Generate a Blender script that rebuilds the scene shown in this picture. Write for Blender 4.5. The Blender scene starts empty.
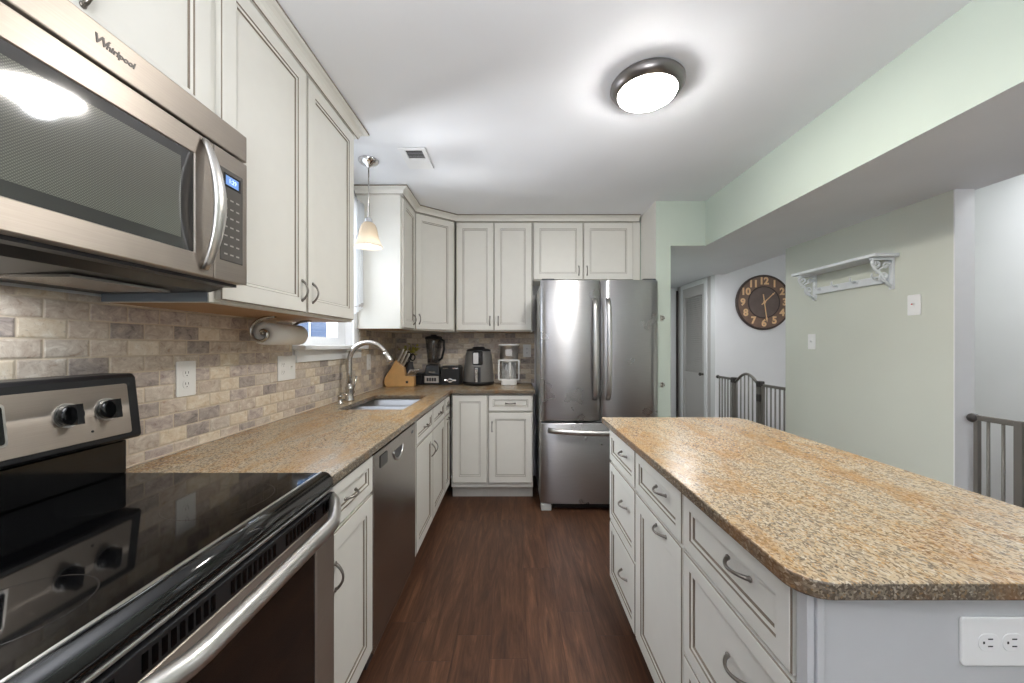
import bpy, bmesh, math, random
from mathutils import Matrix, Vector
random.seed(7)
C = bpy.context.scene.collection
PI = math.pi
H = 1.284            # camera height
F = 375.0            # focal length in pixels

# ------------------------------------------------------------------ camera, world, lights
sc = bpy.context.scene
cd = bpy.data.cameras.new('camera'); cam = bpy.data.objects.new('camera', cd); C.objects.link(cam)
cam.location = (0, 0, H); cam.rotation_euler = (PI/2, 0, 0)
cd.sensor_fit = 'HORIZONTAL'; cd.sensor_width = 36; cd.lens = F*36/1024
cd.shift_x = -2/1024; cd.shift_y = 3.5/1024; cd.clip_start = .02; cd.clip_end = 100
sc.camera = cam
sc.view_settings.view_transform = 'Standard'; sc.view_settings.look = 'None'
sc.view_settings.gamma = 1; sc.view_settings.use_curve_mapping = False
sc.view_settings.exposure = 0.13
sc.cycles.use_denoising = True
sc.cycles.max_bounces = 10; sc.cycles.diffuse_bounces = 6; sc.cycles.glossy_bounces = 5
sc.cycles.caustics_reflective = False; sc.cycles.caustics_refractive = False
sc.cycles.sample_clamp_indirect = 6
w = bpy.data.worlds.new('sky'); sc.world = w; w.use_nodes = True
bg = w.node_tree.nodes['Background']; bg.inputs[0].default_value = (.80, .90, 1, 1); bg.inputs[1].default_value = 3.2

CEIL_LAMP = 140.0       # emission strengths of the lamps that are in the place
PENDANT_W = 4.0
def lamp(name, kind, loc, power, size=.2, col=(1, .97, .93), rot=(0, 0, 0), size_y=None):
    l = bpy.data.lights.new(name, kind); l.energy = power; l.color = col
    if kind == 'AREA':
        l.size = size
        l.shape = 'DISK'
        if size_y: l.shape = 'RECTANGLE'; l.size_y = size_y
    else: l.shadow_soft_size = size
    o = bpy.data.objects.new(name, l); C.objects.link(o); o.location = loc; o.rotation_euler = rot
    return o
W_ = (.965, .985, 1.02)
W_ = (.965, .985, 1.02)
W_ = (.965, .985, 1.02)
W_ = (.965, .985, 1.02)
lamp('pendant_bulb_light', 'POINT', (-.91, 2.347, 1.895), 1.0, .03, W_)
lamp('ceiling_fixture_glow', 'POINT', (.587, 1.655, 2.345), 3.6, .055, W_)
lamp('rear_fill_light', 'POINT', (-.45, -1.2, 2.0), 3, .25, W_)  # added fill behind the camera, no fixture stands there
lamp('rear_ceiling_fill', 'AREA', (0, -.6, 1.4), 58, .9, W_, (PI, 0, 0))  # added unseen area light facing up to brighten the ceiling
lamp('stairwell_light', 'AREA', (2.95, 1.85, 2.55), 18, .7, W_)
lamp('hall_light', 'AREA', (1.75, 3.9, 2.06), 7.0, .25, W_)
lamp('microwave_fill_light', 'AREA', (-1.02, .72, 1.415), 1.3, .25, W_)  # added fill that brightens the tile and cooktop
lamp('sink_window_daylight', 'AREA', (-2.6, 2.85, 2.5), 170, 1.3, (.92, .96, 1), Vector((3.07, -1.40, -1.95)).to_track_quat('-Z', 'Y').to_euler(), 1.3)

lamp('back_ceiling_fill', 'AREA', (-2.6, 2.5, .60), 105, .8, (.97, .98, 1), Vector((1.9, -.12, 1.46)).to_track_quat('-Z', 'Y').to_euler(), .8)  # added light aimed up through the window to lift the back ceiling

# ------------------------------------------------------------------ node helpers
def lin(c):
    return tuple(((v/255)/12.92 if v/255 <= .04045 else ((v/255+.055)/1.055)**2.4) for v in c[:3]) + (1,)
class NT:
    def __init__(s, name):
        s.m = bpy.data.materials.new(name); s.m.use_nodes = True; s.t = s.m.node_tree
        s.b = s.t.nodes['Principled BSDF']; s.out = s.t.nodes['Material Output']
    def n(s, typ, **kw):
        nd = s.t.nodes.new(typ)
        for k, v in kw.items(): setattr(nd, k, v)
        return nd
    def l(s, a, b): s.t.links.new(a, b)
    def put(s, sock, v):
        if hasattr(v, 'is_linked') or isinstance(v, bpy.types.NodeSocket): s.l(v, sock)
        else: sock.default_value = v
    def math(s, op, a, b=None, c=None):
        nd = s.n('ShaderNodeMath', operation=op)
        s.put(nd.inputs[0], a)
        if b is not None: s.put(nd.inputs[1], b)
        if c is not None: s.put(nd.inputs[2], c)
        return nd.outputs[0]
    def coord(s): return s.n('ShaderNodeTexCoord').outputs['Object']
    def mapv(s, v, scale=(1, 1, 1), loc=(0, 0, 0), rot=(0, 0, 0)):
        nd = s.n('ShaderNodeMapping'); s.l(v, nd.inputs[0])
        nd.inputs['Scale'].default_value = scale; nd.inputs['Location'].default_value = loc; nd.inputs['Rotation'].default_value = rot
        return nd.outputs[0]
    def noise(s, v, scale, detail=3, rough=.5, dist=0):
        nd = s.n('ShaderNodeTexNoise'); s.l(v, nd.inputs['Vector'])
        nd.inputs['Scale'].default_value = scale; nd.inputs['Detail'].default_value = detail
        nd.inputs['Roughness'].default_value = rough; nd.inputs['Distortion'].default_value = dist
        return nd.outputs[0]
    def ramp(s, f, stops, interp='LINEAR'):
        nd = s.n('ShaderNodeValToRGB'); s.l(f, nd.inputs[0]); e = nd.color_ramp.elements; nd.color_ramp.interpolation = interp
        while len(e) < len(stops): e.new(.5)
        for i, (p, c) in enumerate(stops):
            e[i].position = p; e[i].color = c if len(c) == 4 else lin(c)
        return nd.outputs[0]
    def mix(s, f, a, b, mode='MIX'):
        nd = s.n('ShaderNodeMix', data_type='RGBA', blend_type=mode)
        s.put(nd.inputs[0], f); s.put(nd.inputs[6], a); s.put(nd.inputs[7], b)
        return nd.outputs[2]
    def bump(s, h, strength=.3, dist=.01):
        nd = s.n('ShaderNodeBump'); s.l(h, nd.inputs['Height'])
        nd.inputs['Strength'].default_value = strength; nd.inputs['Distance'].default_value = dist
        s.l(nd.outputs[0], s.b.inputs['Normal'])
def mat(name, col, rough=.5, metal=0, spec=.5, trans=0, emit=None, es=0, coat=0, alpha=1, vary=.03):
    k = NT(name); b = k.b
    b.inputs['Roughness'].default_value = rough; b.inputs['Metallic'].default_value = metal
    b.inputs['Specular IOR Level'].default_value = spec; b.inputs['Transmission Weight'].default_value = trans
    b.inputs['Coat Weight'].default_value = coat; b.inputs['Coat Roughness'].default_value = .05
    c = lin(col)
    if vary:
        nz = k.noise(k.coord(), 14, 3)
        lo = tuple(v*(1-vary) for v in c[:3])+(1,); hi = tuple(min(1, v*(1+vary)) for v in c[:3])+(1,)
        k.l(k.ramp(nz, [(.3, lo), (.7, hi)]), b.inputs['Base Color'])
    else: b.inputs['Base Color'].default_value = c
    if emit: b.inputs['Emission Color'].default_value = lin(emit); b.inputs['Emission Strength'].default_value = es
    return k.m

def wall_paint(name, col, rough=.6):
    k = NT(name); v = k.coord(); c = lin(col)
    nz = k.noise(v, 1.7, 2)
    k.l(k.ramp(nz, [(.3, tuple(x*.97 for x in c[:3])+(1,)), (.7, tuple(min(1, x*1.03) for x in c[:3])+(1,))]), k.b.inputs['Base Color'])
    k.b.inputs['Roughness'].default_value = rough; k.b.inputs['Specular IOR Level'].default_value = .25
    k.bump(k.noise(v, 260, 2), .06, .002); return k.m

def granite(edge=False):
    k = NT('granite_cut_edge' if edge else 'granite'); v = k.coord()
    big = k.noise(k.mapv(v, (1.5, .6, 1), rot=(0, 0, -.45)), 4.5, 4, .6, 1.4)
    base = k.ramp(big, [(.28, (168, 156, 138)), (.45, (186, 168, 140)), (.53, (188, 156, 110)), (.60, (174, 124, 66)), (.67, (188, 156, 110)), (.76, (176, 164, 146))])
    dv = k.n('ShaderNodeVectorMath', operation='ADD'); k.l(k.mapv(v, (1, .62, 1), rot=(0, 0, .6)), dv.inputs[0])
    nn = k.n('ShaderNodeTexNoise'); k.l(v, nn.inputs['Vector']); nn.inputs['Scale'].default_value = 110; nn.inputs['Detail'].default_value = 2
    sc_ = k.n('ShaderNodeVectorMath', operation='SCALE'); k.l(nn.outputs[1], sc_.inputs[0]); sc_.inputs[3].default_value = .007
    k.l(sc_.outputs[0], dv.inputs[1])
    vo = k.n('ShaderNodeTexVoronoi'); vo.inputs['Scale'].default_value = 290; k.l(dv.outputs[0], vo.inputs['Vector'])
    sp = k.n('ShaderNodeSeparateColor'); k.l(vo.outputs['Color'], sp.inputs[0])
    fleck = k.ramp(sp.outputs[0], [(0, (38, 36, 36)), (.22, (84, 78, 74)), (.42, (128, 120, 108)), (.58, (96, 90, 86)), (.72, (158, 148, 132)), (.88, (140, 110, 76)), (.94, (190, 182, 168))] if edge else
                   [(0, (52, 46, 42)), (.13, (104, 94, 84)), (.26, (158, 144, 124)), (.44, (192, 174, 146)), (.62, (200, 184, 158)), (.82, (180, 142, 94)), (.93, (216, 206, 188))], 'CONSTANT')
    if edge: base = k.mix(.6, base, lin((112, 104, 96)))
    c1 = k.mix(.62, base, fleck)
    vein = k.noise(k.mapv(v, (2.6, .75, 1), rot=(0, 0, .75)), 2.6, 5, .62, 1.1)
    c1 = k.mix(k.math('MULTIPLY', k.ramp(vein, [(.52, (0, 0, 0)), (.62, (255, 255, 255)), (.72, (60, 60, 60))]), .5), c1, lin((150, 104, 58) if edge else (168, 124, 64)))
    d = k.noise(k.mapv(v, (1, .6, 1), rot=(0, 0, .5)), 120, 3, .65)
    dark = k.ramp(d, [(.58, (0, 0, 0)), (.68, (255, 255, 255))])
    c2 = k.mix(k.math('MULTIPLY', dark, .6), c1, lin((84, 74, 66)))
    spot = k.noise(v, 24, 2, .5)
    c2 = k.mix(k.ramp(spot, [(.70, (0, 0, 0)), (.76, (200, 200, 200))]), c2, lin((104, 72, 46)))
    c2 = k.mix(1.0, c2, (.86, .84, .81, 1), 'MULTIPLY')
    k.l(c2, k.b.inputs['Base Color'])
    k.b.inputs['Roughness'].default_value = .25; k.b.inputs['Specular IOR Level'].default_value = .45
    return k.m

def tile(name, axis):
    k = NT(name); v = k.coord(); s = k.n('ShaderNodeSeparateXYZ'); k.l(v, s.inputs[0])
    a = s.outputs[axis]; z = s.outputs[2]
    BW, BH, G = .1016, .0500, .0016
    vv = k.math('DIVIDE', k.math('ADD', z, 1.0), BH); row = k.math('FLOOR', vv)
    odd = k.math('MULTIPLY', k.math('MODULO', row, 2.0), .5)
    uu = k.math('ADD', k.math('DIVIDE', k.math('ADD', a, 4.0), BW), odd); col = k.math('FLOOR', uu)
    wob = k.math('MULTIPLY', k.math('SUBTRACT', k.noise(v, 60, 3), .5), .022)
    fu = k.math('ADD', k.math('FRACT', uu), wob); fv = k.math('ADD', k.math('FRACT', vv), k.math('MULTIPLY', wob, 2))
    eu = k.math('MULTIPLY', k.math('SUBTRACT', .5, k.math('ABSOLUTE', k.math('SUBTRACT', fu, .5))), BW)
    ev = k.math('MULTIPLY', k.math('SUBTRACT', .5, k.math('ABSOLUTE', k.math('SUBTRACT', fv, .5))), BH)
    e = k.math('MINIMUM', eu, ev)
    grout = k.n('ShaderNodeMapRange'); k.l(e, grout.inputs[0]); grout.inputs[1].default_value = G; grout.inputs[2].default_value = G+.0014
    cb = k.n('ShaderNodeCombineXYZ'); k.l(row, cb.inputs[0]); k.l(col, cb.inputs[1])
    wn = k.n('ShaderNodeTexWhiteNoise', noise_dimensions='3D'); k.l(cb.outputs[0], wn.inputs['Vector'])
    stone = k.ramp(wn.outputs[0], [(0, (172, 163, 158)), (.13, (206, 195, 184)), (.40, (194, 184, 178)), (.56, (222, 210, 193)), (.76, (204, 195, 186)), (.88, (230, 220, 206))], 'CONSTANT')
    off = k.n('ShaderNodeVectorMath', operation='ADD'); k.l(v, off.inputs[0]); k.l(wn.outputs[1], off.inputs[1])
    mott = k.noise(k.mapv(off.outputs[0], (1, 1, 1.5)), 24, 6, .72, .8)
    stone = k.mix(.8, stone, k.ramp(mott, [(.30, (104, 102, 104)), (.43, (168, 166, 164)), (.56, (196, 193, 188)), (.70, (232, 228, 222))]), 'OVERLAY')
    pit = k.noise(off.outputs[0], 120, 3, .6)
    stone = k.mix(k.ramp(pit, [(.60, (0, 0, 0)), (.70, (140, 140, 140))]), stone, lin((104, 94, 88)))
    c = k.mix(grout.outputs[0], lin((206, 192, 172)), stone)
    k.l(c, k.b.inputs['Base Color']); k.b.inputs['Roughness'].default_value = .5; k.b.inputs['Specular IOR Level'].default_value = .35
    h = k.n('ShaderNodeMapRange'); k.l(e, h.inputs[0]); h.inputs[1].default_value = .0005; h.inputs[2].default_value = .006
    k.bump(k.math('ADD', h.outputs[0], k.math('MULTIPLY', mott, .5)), .5, .004)
    return k.m

def wood_floor():
    k = NT('dark_plank_floor'); v = k.coord(); s = k.n('ShaderNodeSeparateXYZ'); k.l(v, s.inputs[0])
    PW, PL = .155, 1.22
    uu = k.math('DIVIDE', k.math('ADD', s.outputs[0], 5.06), PW); row = k.math('FLOOR', uu)
    wr = k.n('ShaderNodeTexWhiteNoise', noise_dimensions='1D'); k.l(row, wr.inputs['W'])
    vv = k.math('ADD', k.math('DIVIDE', k.math('ADD', s.outputs[1], 5), PL), wr.outputs[0]); col = k.math('FLOOR', vv)
    cb = k.n('ShaderNodeCombineXYZ'); k.l(row, cb.inputs[0]); k.l(col, cb.inputs[1])
    wn = k.n('ShaderNodeTexWhiteNoise', noise_dimensions='3D'); k.l(cb.outputs[0], wn.inputs['Vector'])
    off = k.n('ShaderNodeVectorMath', operation='ADD'); k.l(v, off.inputs[0])
    so = k.n('ShaderNodeVectorMath', operation='SCALE'); k.l(wn.outputs[1], so.inputs[0]); so.inputs[3].default_value = 3
    k.l(so.outputs[0], off.inputs[1])
    g = k.noise(k.mapv(off.outputs[0], (9, .9, 1)), 2.2, 7, .64, 1.3)
    fine = k.noise(k.mapv(off.outputs[0], (60, 3.5, 1)), 3, 4, .6, .5)
    c = k.ramp(g, [(.24, (66, 45, 36)), (.42, (92, 62, 47)), (.56, (112, 77, 57)), (.74, (142, 100, 74))])
    c = k.mix(.32, c, k.ramp(fine, [(.35, (70, 70, 70)), (.65, (190, 190, 190))]), 'OVERLAY')
    tone = k.ramp(wn.outputs[0], [(0, (116, 116, 116)), (1, (142, 140, 138))])
    c = k.mix(.5, c, tone, 'OVERLAY')
    knot = k.noise(k.mapv(off.outputs[0], (4, 1.6, 1)), 2.2, 2, .5, .3)
    c = k.mix(k.ramp(knot, [(.66, (0, 0, 0)), (.76, (150, 150, 150))]), c, lin((46, 32, 27)))
    fu = k.math('FRACT', uu); fv = k.math('FRACT', vv)
    eu = k.math('MULTIPLY', k.math('SUBTRACT', .5, k.math('ABSOLUTE', k.math('SUBTRACT', fu, .5))), PW)
    ev = k.math('MULTIPLY', k.math('SUBTRACT', .5, k.math('ABSOLUTE', k.math('SUBTRACT', fv, .5))), PL)
    seam = k.n('ShaderNodeMapRange'); k.l(k.math('MINIMUM', eu, ev), seam.inputs[0]); seam.inputs[1].default_value = .0002; seam.inputs[2].default_value = .0016
    c = k.mix(seam.outputs[0], lin((58, 39, 31)), c)
    k.l(c, k.b.inputs['Base Color']); k.b.inputs['Roughness'].default_value = .42; k.b.inputs['Specular IOR Level'].default_value = .35
    k.bump(k.math('ADD', k.math('MULTIPLY', fine, .3), seam.outputs[0]), .25, .002); return k.m

def steel(name, col=(186, 182, 178), rough=.24, axis=2, aniso=.7, rot=.25):
    k = NT(name); v = k.coord()
    streak = (1, 1, 60) if axis == 2 else ((60, 1, 1) if axis == 0 else (1, 60, 1))
    nz = k.noise(k.mapv(v, streak), 9, 3); sm = k.noise(v, 5, 3)
    c = lin(col)
    k.l(k.ramp(nz, [(.3, tuple(x*.95 for x in c[:3])+(1,)), (.7, tuple(min(1, x*1.04) for x in c[:3])+(1,))]), k.b.inputs['Base Color'])
    k.b.inputs['Metallic'].default_value = 1
    rr = k.math('ADD', k.math('MULTIPLY', k.math('SUBTRACT', sm, .5), .12), rough); k.l(rr, k.b.inputs['Roughness'])
    k.b.inputs['Anisotropic'].default_value = aniso; k.b.inputs['Anisotropic Rotation'].default_value = rot
    tg = k.n('ShaderNodeTangent', direction_type='RADIAL', axis='Z'); k.l(tg.outputs[0], k.b.inputs['Tangent'])
    return k.m

def pane_glass(name, tint=(1, 1, 1, 1), refl=.08):
    k = NT(name); t = k.n('ShaderNodeBsdfTransparent'); t.inputs[0].default_value = tint
    g = k.n('ShaderNodeBsdfGlossy'); g.inputs['Roughness'].default_value = .02
    m = k.n('ShaderNodeMixShader'); m.inputs[0].default_value = refl
    k.l(t.outputs[0], m.inputs[1]); k.l(g.outputs[0], m.inputs[2]); k.l(m.outputs[0], k.out.inputs[0]); return k.m

def frosted(name, col=(250, 246, 238), emit=0):
    k = NT(name); d = k.n('ShaderNodeBsdfDiffuse'); d.inputs[0].default_value = lin(col)
    t = k.n('ShaderNodeBsdfTranslucent'); t.inputs[0].default_value = lin(col)
    m = k.n('ShaderNodeMixShader'); m.inputs[0].default_value = .6
    k.l(d.outputs[0], m.inputs[1]); k.l(t.outputs[0], m.inputs[2]); k.l(m.outputs[0], k.out.inputs[0]); return k.m

def mesh_glass(name):
    k = NT(name); v = k.coord(); s = k.n('ShaderNodeSeparateXYZ'); k.l(v, s.inputs[0])
    a = k.math('SINE', k.math('MULTIPLY', s.outputs[1], 1300)); b = k.math('SINE', k.math('MULTIPLY', s.outputs[2], 1300))
    c = k.ramp(k.math('MULTIPLY', a, b), [(0, (84, 84, 78)), (.6, (116, 115, 106))])
    k.l(c, k.b.inputs['Base Color']); k.b.inputs['Roughness'].default_value = .06
    k.b.inputs['Specular IOR Level'].default_value = .9
    k.b.inputs['Coat Weight'].default_value = .4; k.b.inputs['Coat Roughness'].default_value = .03; return k.m

M = {}
M['cab'] = mat('cream_cabinet_paint', (225, 223, 216), .38, vary=.012)
M['glaze'] = mat('cabinet_glaze', (120, 108, 94), .5)
M['cabside'] = mat('cabinet_side_paint', (222, 221, 216), .42, vary=.012)
M['isle'] = mat('island_end_shaded_paint', (198, 199, 200), .42, vary=.012)  # cabinet paint made greyer, shade of the end face put into the colour
M['bluegrey'] = mat('blue_grey_cabinet_side', (132, 142, 152), .6)  # blue grey tone for the cabinet side next to the microwave
M['ply'] = mat('raw_plywood', (176, 140, 104), .6, vary=.08)
M['toe'] = mat('toe_kick_paint', (214, 212, 206), .5)
M['ceil'] = wall_paint('ceiling_paint', (236, 238, 242))
M['white'] = wall_paint('white_wall_paint', (236, 236, 237))
M['green'] = wall_paint('mint_wall_paint', (194, 205, 194))
M['sage'] = wall_paint('sage_wall_paint', (210, 213, 201))
M['trim'] = mat('white_trim_paint', (238, 239, 240), .35, vary=.01)
M['greytrim'] = mat('hall_trim_paint', (200, 196, 194), .4, vary=.01)
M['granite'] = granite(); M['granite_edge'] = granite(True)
M['tile_left'] = tile('tumbled_tile_left', 1)
M['tile_back'] = tile('tumbled_tile_back', 0)
M['floor'] = wood_floor()
M['steel'] = steel('brushed_steel')
M['steel_fridge'] = steel('fridge_steel', (184, 183, 184), .29, aniso=.88)
M['steel_mw'] = steel('microwave_steel', (178, 169, 160), .44)
M['steel_dw'] = steel('dishwasher_steel', (176, 170, 164), .25)
M['bright'] = mat('polished_steel', (216, 214, 211), .30, 1, vary=.02)
M['nickel'] = mat('satin_nickel', (196, 192, 186), .26, 1, vary=.02)
M['pull'] = mat('dark_nickel_pull', (140, 134, 128), .28, 1, vary=.03)
M['chrome'] = mat('chrome', (226, 226, 228), .08, 1, vary=0)
M['sinksteel'] = mat('sink_steel', (158, 159, 162), .36, 1, vary=.03)
M['black'] = mat('black_plastic', (24, 24, 26), .35)
M['blackgloss'] = mat('black_enamel', (12, 12, 13), .12, spec=.6, vary=0)
M['cooktop'] = mat('ceramic_glass', (7, 7, 8), .05, spec=.3, vary=0)
M['ovenglass'] = mat('oven_glass', (20, 17, 16), .07, spec=.7, vary=0)
M['mwglass'] = mesh_glass('microwave_mesh_glass')
M['mwedge'] = mat('microwave_dark_glass', (58, 57, 56), .06, spec=.8, vary=0)
M['keypad'] = mat('keypad_grey', (84, 80, 76), .3, vary=.02)
M['keymark'] = mat('keypad_marking', (170, 166, 160), .5)
M['lcd'] = mat('lcd_blue', (90, 120, 170), .3, emit=(120, 165, 235), es=.55, vary=0)
M['lcddigit'] = mat('lcd_digits', (210, 230, 255), .3, emit=(215, 232, 255), es=.9, vary=0)
M['led'] = mat('blue_led', (40, 120, 220), .3, emit=(50, 140, 255), es=2.5, vary=0)
M['darkgrey'] = mat('dark_grey_plastic', (64, 64, 67), .38)
M['gunmetal'] = mat('gunmetal_plastic', (128, 126, 124), .34, .35)
M['whiteplastic'] = mat('white_plastic', (240, 240, 238), .3, vary=.01)
M['slot'] = mat('socket_slot', (40, 40, 42), .5)
M['red'] = mat('red_indicator', (190, 40, 40), .4)
M['fridgeside'] = mat('fridge_side_grey', (196, 198, 196), .4)
M['pewter'] = mat('pewter_ring', (128, 124, 122), .3, .9)
M['lampglass'] = mat('lit_lamp_glass', (255, 252, 246), .3, emit=(255, 250, 242), es=CEIL_LAMP, vary=0)
M['bulb'] = mat('lit_bulb', (255, 250, 240), .3, emit=(255, 246, 230), es=5, vary=0)
M['shade'] = frosted('frosted_shade', (206, 198, 186))
M['curtain'] = frosted('sheer_curtain', (246, 248, 250))
M['pane'] = pane_glass('window_pane', (1, 1, 1, 1), .06)
M['jar'] = pane_glass('smoked_jar', (.82, .83, .85, 1), .10)
M['carafe'] = pane_glass('carafe_glass', (.86, .86, .86, 1), .12)
M['block'] = mat('maple_block', (214, 168, 108), .45, vary=.08)
M['paper'] = mat('paper_towel', (236, 234, 228), .9)
M['iron'] = mat('dark_iron', (92, 86, 82), .45, .7)
M['gate'] = mat('grey_gate_metal', (112, 108, 102), .45, .2)
M['gatedark'] = mat('dark_gate_plastic', (58, 54, 52), .45)
M['clockface'] = mat('bronze_clock_face', (128, 102, 88), .5, vary=.15)
M['dial'] = mat('grey_brown_dial', (112, 96, 90), .5, vary=.12)
M['clockrim'] = mat('dark_clock_rim', (74, 60, 54), .45, vary=.1)
M['gold'] = mat('gold_numerals', (238, 198, 150), .45, vary=.04)
M['shelfwhite'] = mat('distressed_white', (226, 230, 232), .55, vary=.05)
M['leaf'] = mat('yellow_green_leaf', (188, 178, 84), .6, vary=.1)
M['siding'] = mat('blue_siding', (116, 146, 186), .7)
M['extglass'] = mat('outdoor_dark_glass', (40, 66, 104), .15, vary=0)
M['caulk'] = mat('caulk_line', (228, 214, 194), .6)
M['logo'] = mat('logo_grey', (92, 88, 86), .35, .6)

# ------------------------------------------------------------------ mesh builder
def frame(O, n):
    n = Vector(n).normalized(); v = Vector((0, 0, 1)); u = v.cross(n)
    m = Matrix.Identity(4)
    for i in range(3): m[i][0] = u[i]; m[i][1] = v[i]; m[i][2] = n[i]; m[i][3] = O[i]
    return m
class MB:
    def __init__(s, Mx=None): s.v = []; s.f = []; s.mi = []; s.M = Mx or Matrix.Identity(4); s.cur = 0; s.sm = []
    def add(s, vs, fs, mi=None, smooth=False):
        o = len(s.v); s.v += [s.M @ Vector(p) for p in vs]
        for f in fs:
            s.f.append([i+o for i in f]); s.mi.append(s.cur if mi is None else mi); s.sm.append(smooth)
        return s
    def box(s, x0, x1, y0, y1, z0, z1, mi=None):
        return s.add([(x0,y0,z0),(x1,y0,z0),(x1,y1,z0),(x0,y1,z0),(x0,y0,z1),(x1,y0,z1),(x1,y1,z1),(x0,y1,z1)],
              [(3,2,1,0),(4,5,6,7),(0,1,5,4),(1,2,6,5),(2,3,7,6),(3,0,4,7)], mi)
    def prism(s, poly, axis, a0, a1, mi=None, smooth=False):
        """poly: 2-D points in the two axes other than AXIS (in x, y, z order); extruded along AXIS"""
        def p(q, a):
            q = list(q); q.insert(axis, a); return tuple(q)
        n = len(poly); vs = [p(q, a0) for q in poly]+[p(q, a1) for q in poly]
        s.add(vs, [list(range(n))[::-1], list(range(n, 2*n))], mi)
        o = len(s.v)-2*n
        for i in range(n):
            j = (i+1) % n; s.f.append([o+i, o+j, o+n+j, o+n+i]); s.mi.append(s.cur if mi is None else mi); s.sm.append(smooth)
        return s
    def lathe(s, prof, c=(0,0,0), axis='z', n=28, mi=None, smooth=True, caps=True):
        vs = []; fs = []
        for (r, h) in prof:
            for k in range(n):
                a = 2*PI*k/n; x, y = r*math.cos(a), r*math.sin(a)
                q = (x, y, h) if axis == 'z' else ((h, x, y) if axis == 'x' else (y, h, x))
                vs.append((q[0]+c[0], q[1]+c[1], q[2]+c[2]))
        for i in range(len(prof)-1):
            for k in range(n):
                k2 = (k+1) % n; fs.append((i*n+k, i*n+k2, (i+1)*n+k2, (i+1)*n+k))
        s.add(vs, fs, mi, smooth)
        if caps:
            o = len(s.v)-len(vs)
            for idx, rev in ((0, True), (len(prof)-1, False)):
                if prof[idx][0] > 1e-6:
                    L = [o+idx*n+k for k in range(n)]; s.f.append(L[::-1] if rev else L); s.mi.append(s.cur if mi is None else mi); s.sm.append(False)
        return s
    def tube(s, pts, r, n=10, mi=None, flat=1.0, up=None):
        pts = [Vector(p) for p in pts]; m = len(pts); rs = r if isinstance(r, (list, tuple)) else [r]*m
        vs = []; fs = []; pn = None
        for i, p in enumerate(pts):
            t = (pts[min(i+1, m-1)]-pts[max(i-1, 0)]).normalized()
            if pn is None:
                a = Vector(up) if up else (Vector((0,0,1)) if abs(t.z) < .9 else Vector((1,0,0)))
                pn = (a-t*a.dot(t)).normalized()
            else: pn = (pn-t*pn.dot(t)).normalized()
            b = t.cross(pn)
            for k in range(n):
                an = 2*PI*k/n; vs.append(p+pn*(math.cos(an)*rs[i]*flat)+b*(math.sin(an)*rs[i]))
        for i in range(m-1):
            for k in range(n):
                k2 = (k+1) % n; fs.append((i*n+k, i*n+k2, (i+1)*n+k2, (i+1)*n+k))
        s.add(vs, fs, mi, True); o = len(s.v)-len(vs)
        s.f.append([o+k for k in range(n)][::-1]); s.mi.append(s.cur if mi is None else mi); s.sm.append(False)
        s.f.append([o+(m-1)*n+k for k in range(n)]); s.mi.append(s.cur if mi is None else mi); s.sm.append(False)
        return s
    def bar(s, a, b, w, h, mi=None):
        """rectangular bar from a to b"""
        a, b = Vector(a), Vector(b); t = (b-a).normalized(); up = Vector((0,0,1)) if abs(t.z) < .9 else Vector((1,0,0))
        x = t.cross(up).normalized(); y = x.cross(t)
        vs = [p+x*(sx*w/2)+y*(sy*h/2) for p in (a, b) for sx, sy in ((-1,-1),(1,-1),(1,1),(-1,1))]
        return s.add(vs, [(3,2,1,0),(4,5,6,7),(0,1,5,4),(1,2,6,5),(2,3,7,6),(3,0,4,7)], mi)
    def sphere(s, c, r, n=16, mi=None, sq=1):
        return s.lathe([(max(1e-5, r*math.sin(PI*i/10)), -r*sq*math.cos(PI*i/10)) for i in range(11)], c, 'z', n, mi, True, False)
    def grid(s, xs, ys, keep, z0, z1, mi_fn=None):
        """solid made of the grid cells for which keep(i, j)"""
        nx, ny = len(xs), len(ys); idx = {}; vs = []; fs = []; ms = []
        def vid(i, j, t):
            if (i, j, t) not in idx: idx[(i, j, t)] = len(vs); vs.append((xs[i], ys[j], z1 if t else z0))
            return idx[(i, j, t)]
        K = lambda i, j: 0 <= i < nx-1 and 0 <= j < ny-1 and keep(i, j)
        for i in range(nx-1):
            for j in range(ny-1):
                if not K(i, j): continue
                def q(l, nm): fs.append([vid(*e) for e in l]); ms.append(mi_fn(nm) if mi_fn else s.cur)
                q([(i,j,1),(i+1,j,1),(i+1,j+1,1),(i,j+1,1)], 'top'); q([(i,j+1,0),(i+1,j+1,0),(i+1,j,0),(i,j,0)], 'bottom')
                if not K(i-1, j): q([(i,j+1,0),(i,j,0),(i,j,1),(i,j+1,1)], '-x')
                if not K(i+1, j): q([(i+1,j,0),(i+1,j+1,0),(i+1,j+1,1),(i+1,j,1)], '+x')
                if not K(i, j-1): q([(i,j,0),(i+1,j,0),(i+1,j,1),(i,j,1)], '-y')
                if not K(i, j+1): q([(i+1,j+1,0),(i,j+1,0),(i,j+1,1),(i+1,j+1,1)], '+y')
        o = len(s.v); s.v += [s.M @ Vector(p) for p in vs]
        s.f += [[k+o for k in f] for f in fs]; s.mi += ms; s.sm += [False]*len(fs); return s
    def build(s, name, mats, parent=None, root=None, bevel=0, seg=2):
        if not isinstance(mats, (list, tuple)): mats = [mats]
        off = root.location if root is not None else Vector((0, 0, 0))
        me = bpy.data.meshes.new(name); me.from_pydata([tuple(v-off) for v in s.v], [], s.f)
        for m in mats: me.materials.append(m)
        for p, mi, sm in zip(me.polygons, s.mi, s.sm): p.material_index = min(mi, len(mats)-1); p.use_smooth = sm
        bm = bmesh.new(); bm.from_mesh(me); bmesh.ops.remove_doubles(bm, verts=bm.verts, dist=1e-6); bm.to_mesh(me); bm.free()
        o = bpy.data.objects.new(name, me); C.objects.link(o)
        if parent is not None: o.parent = parent
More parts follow.
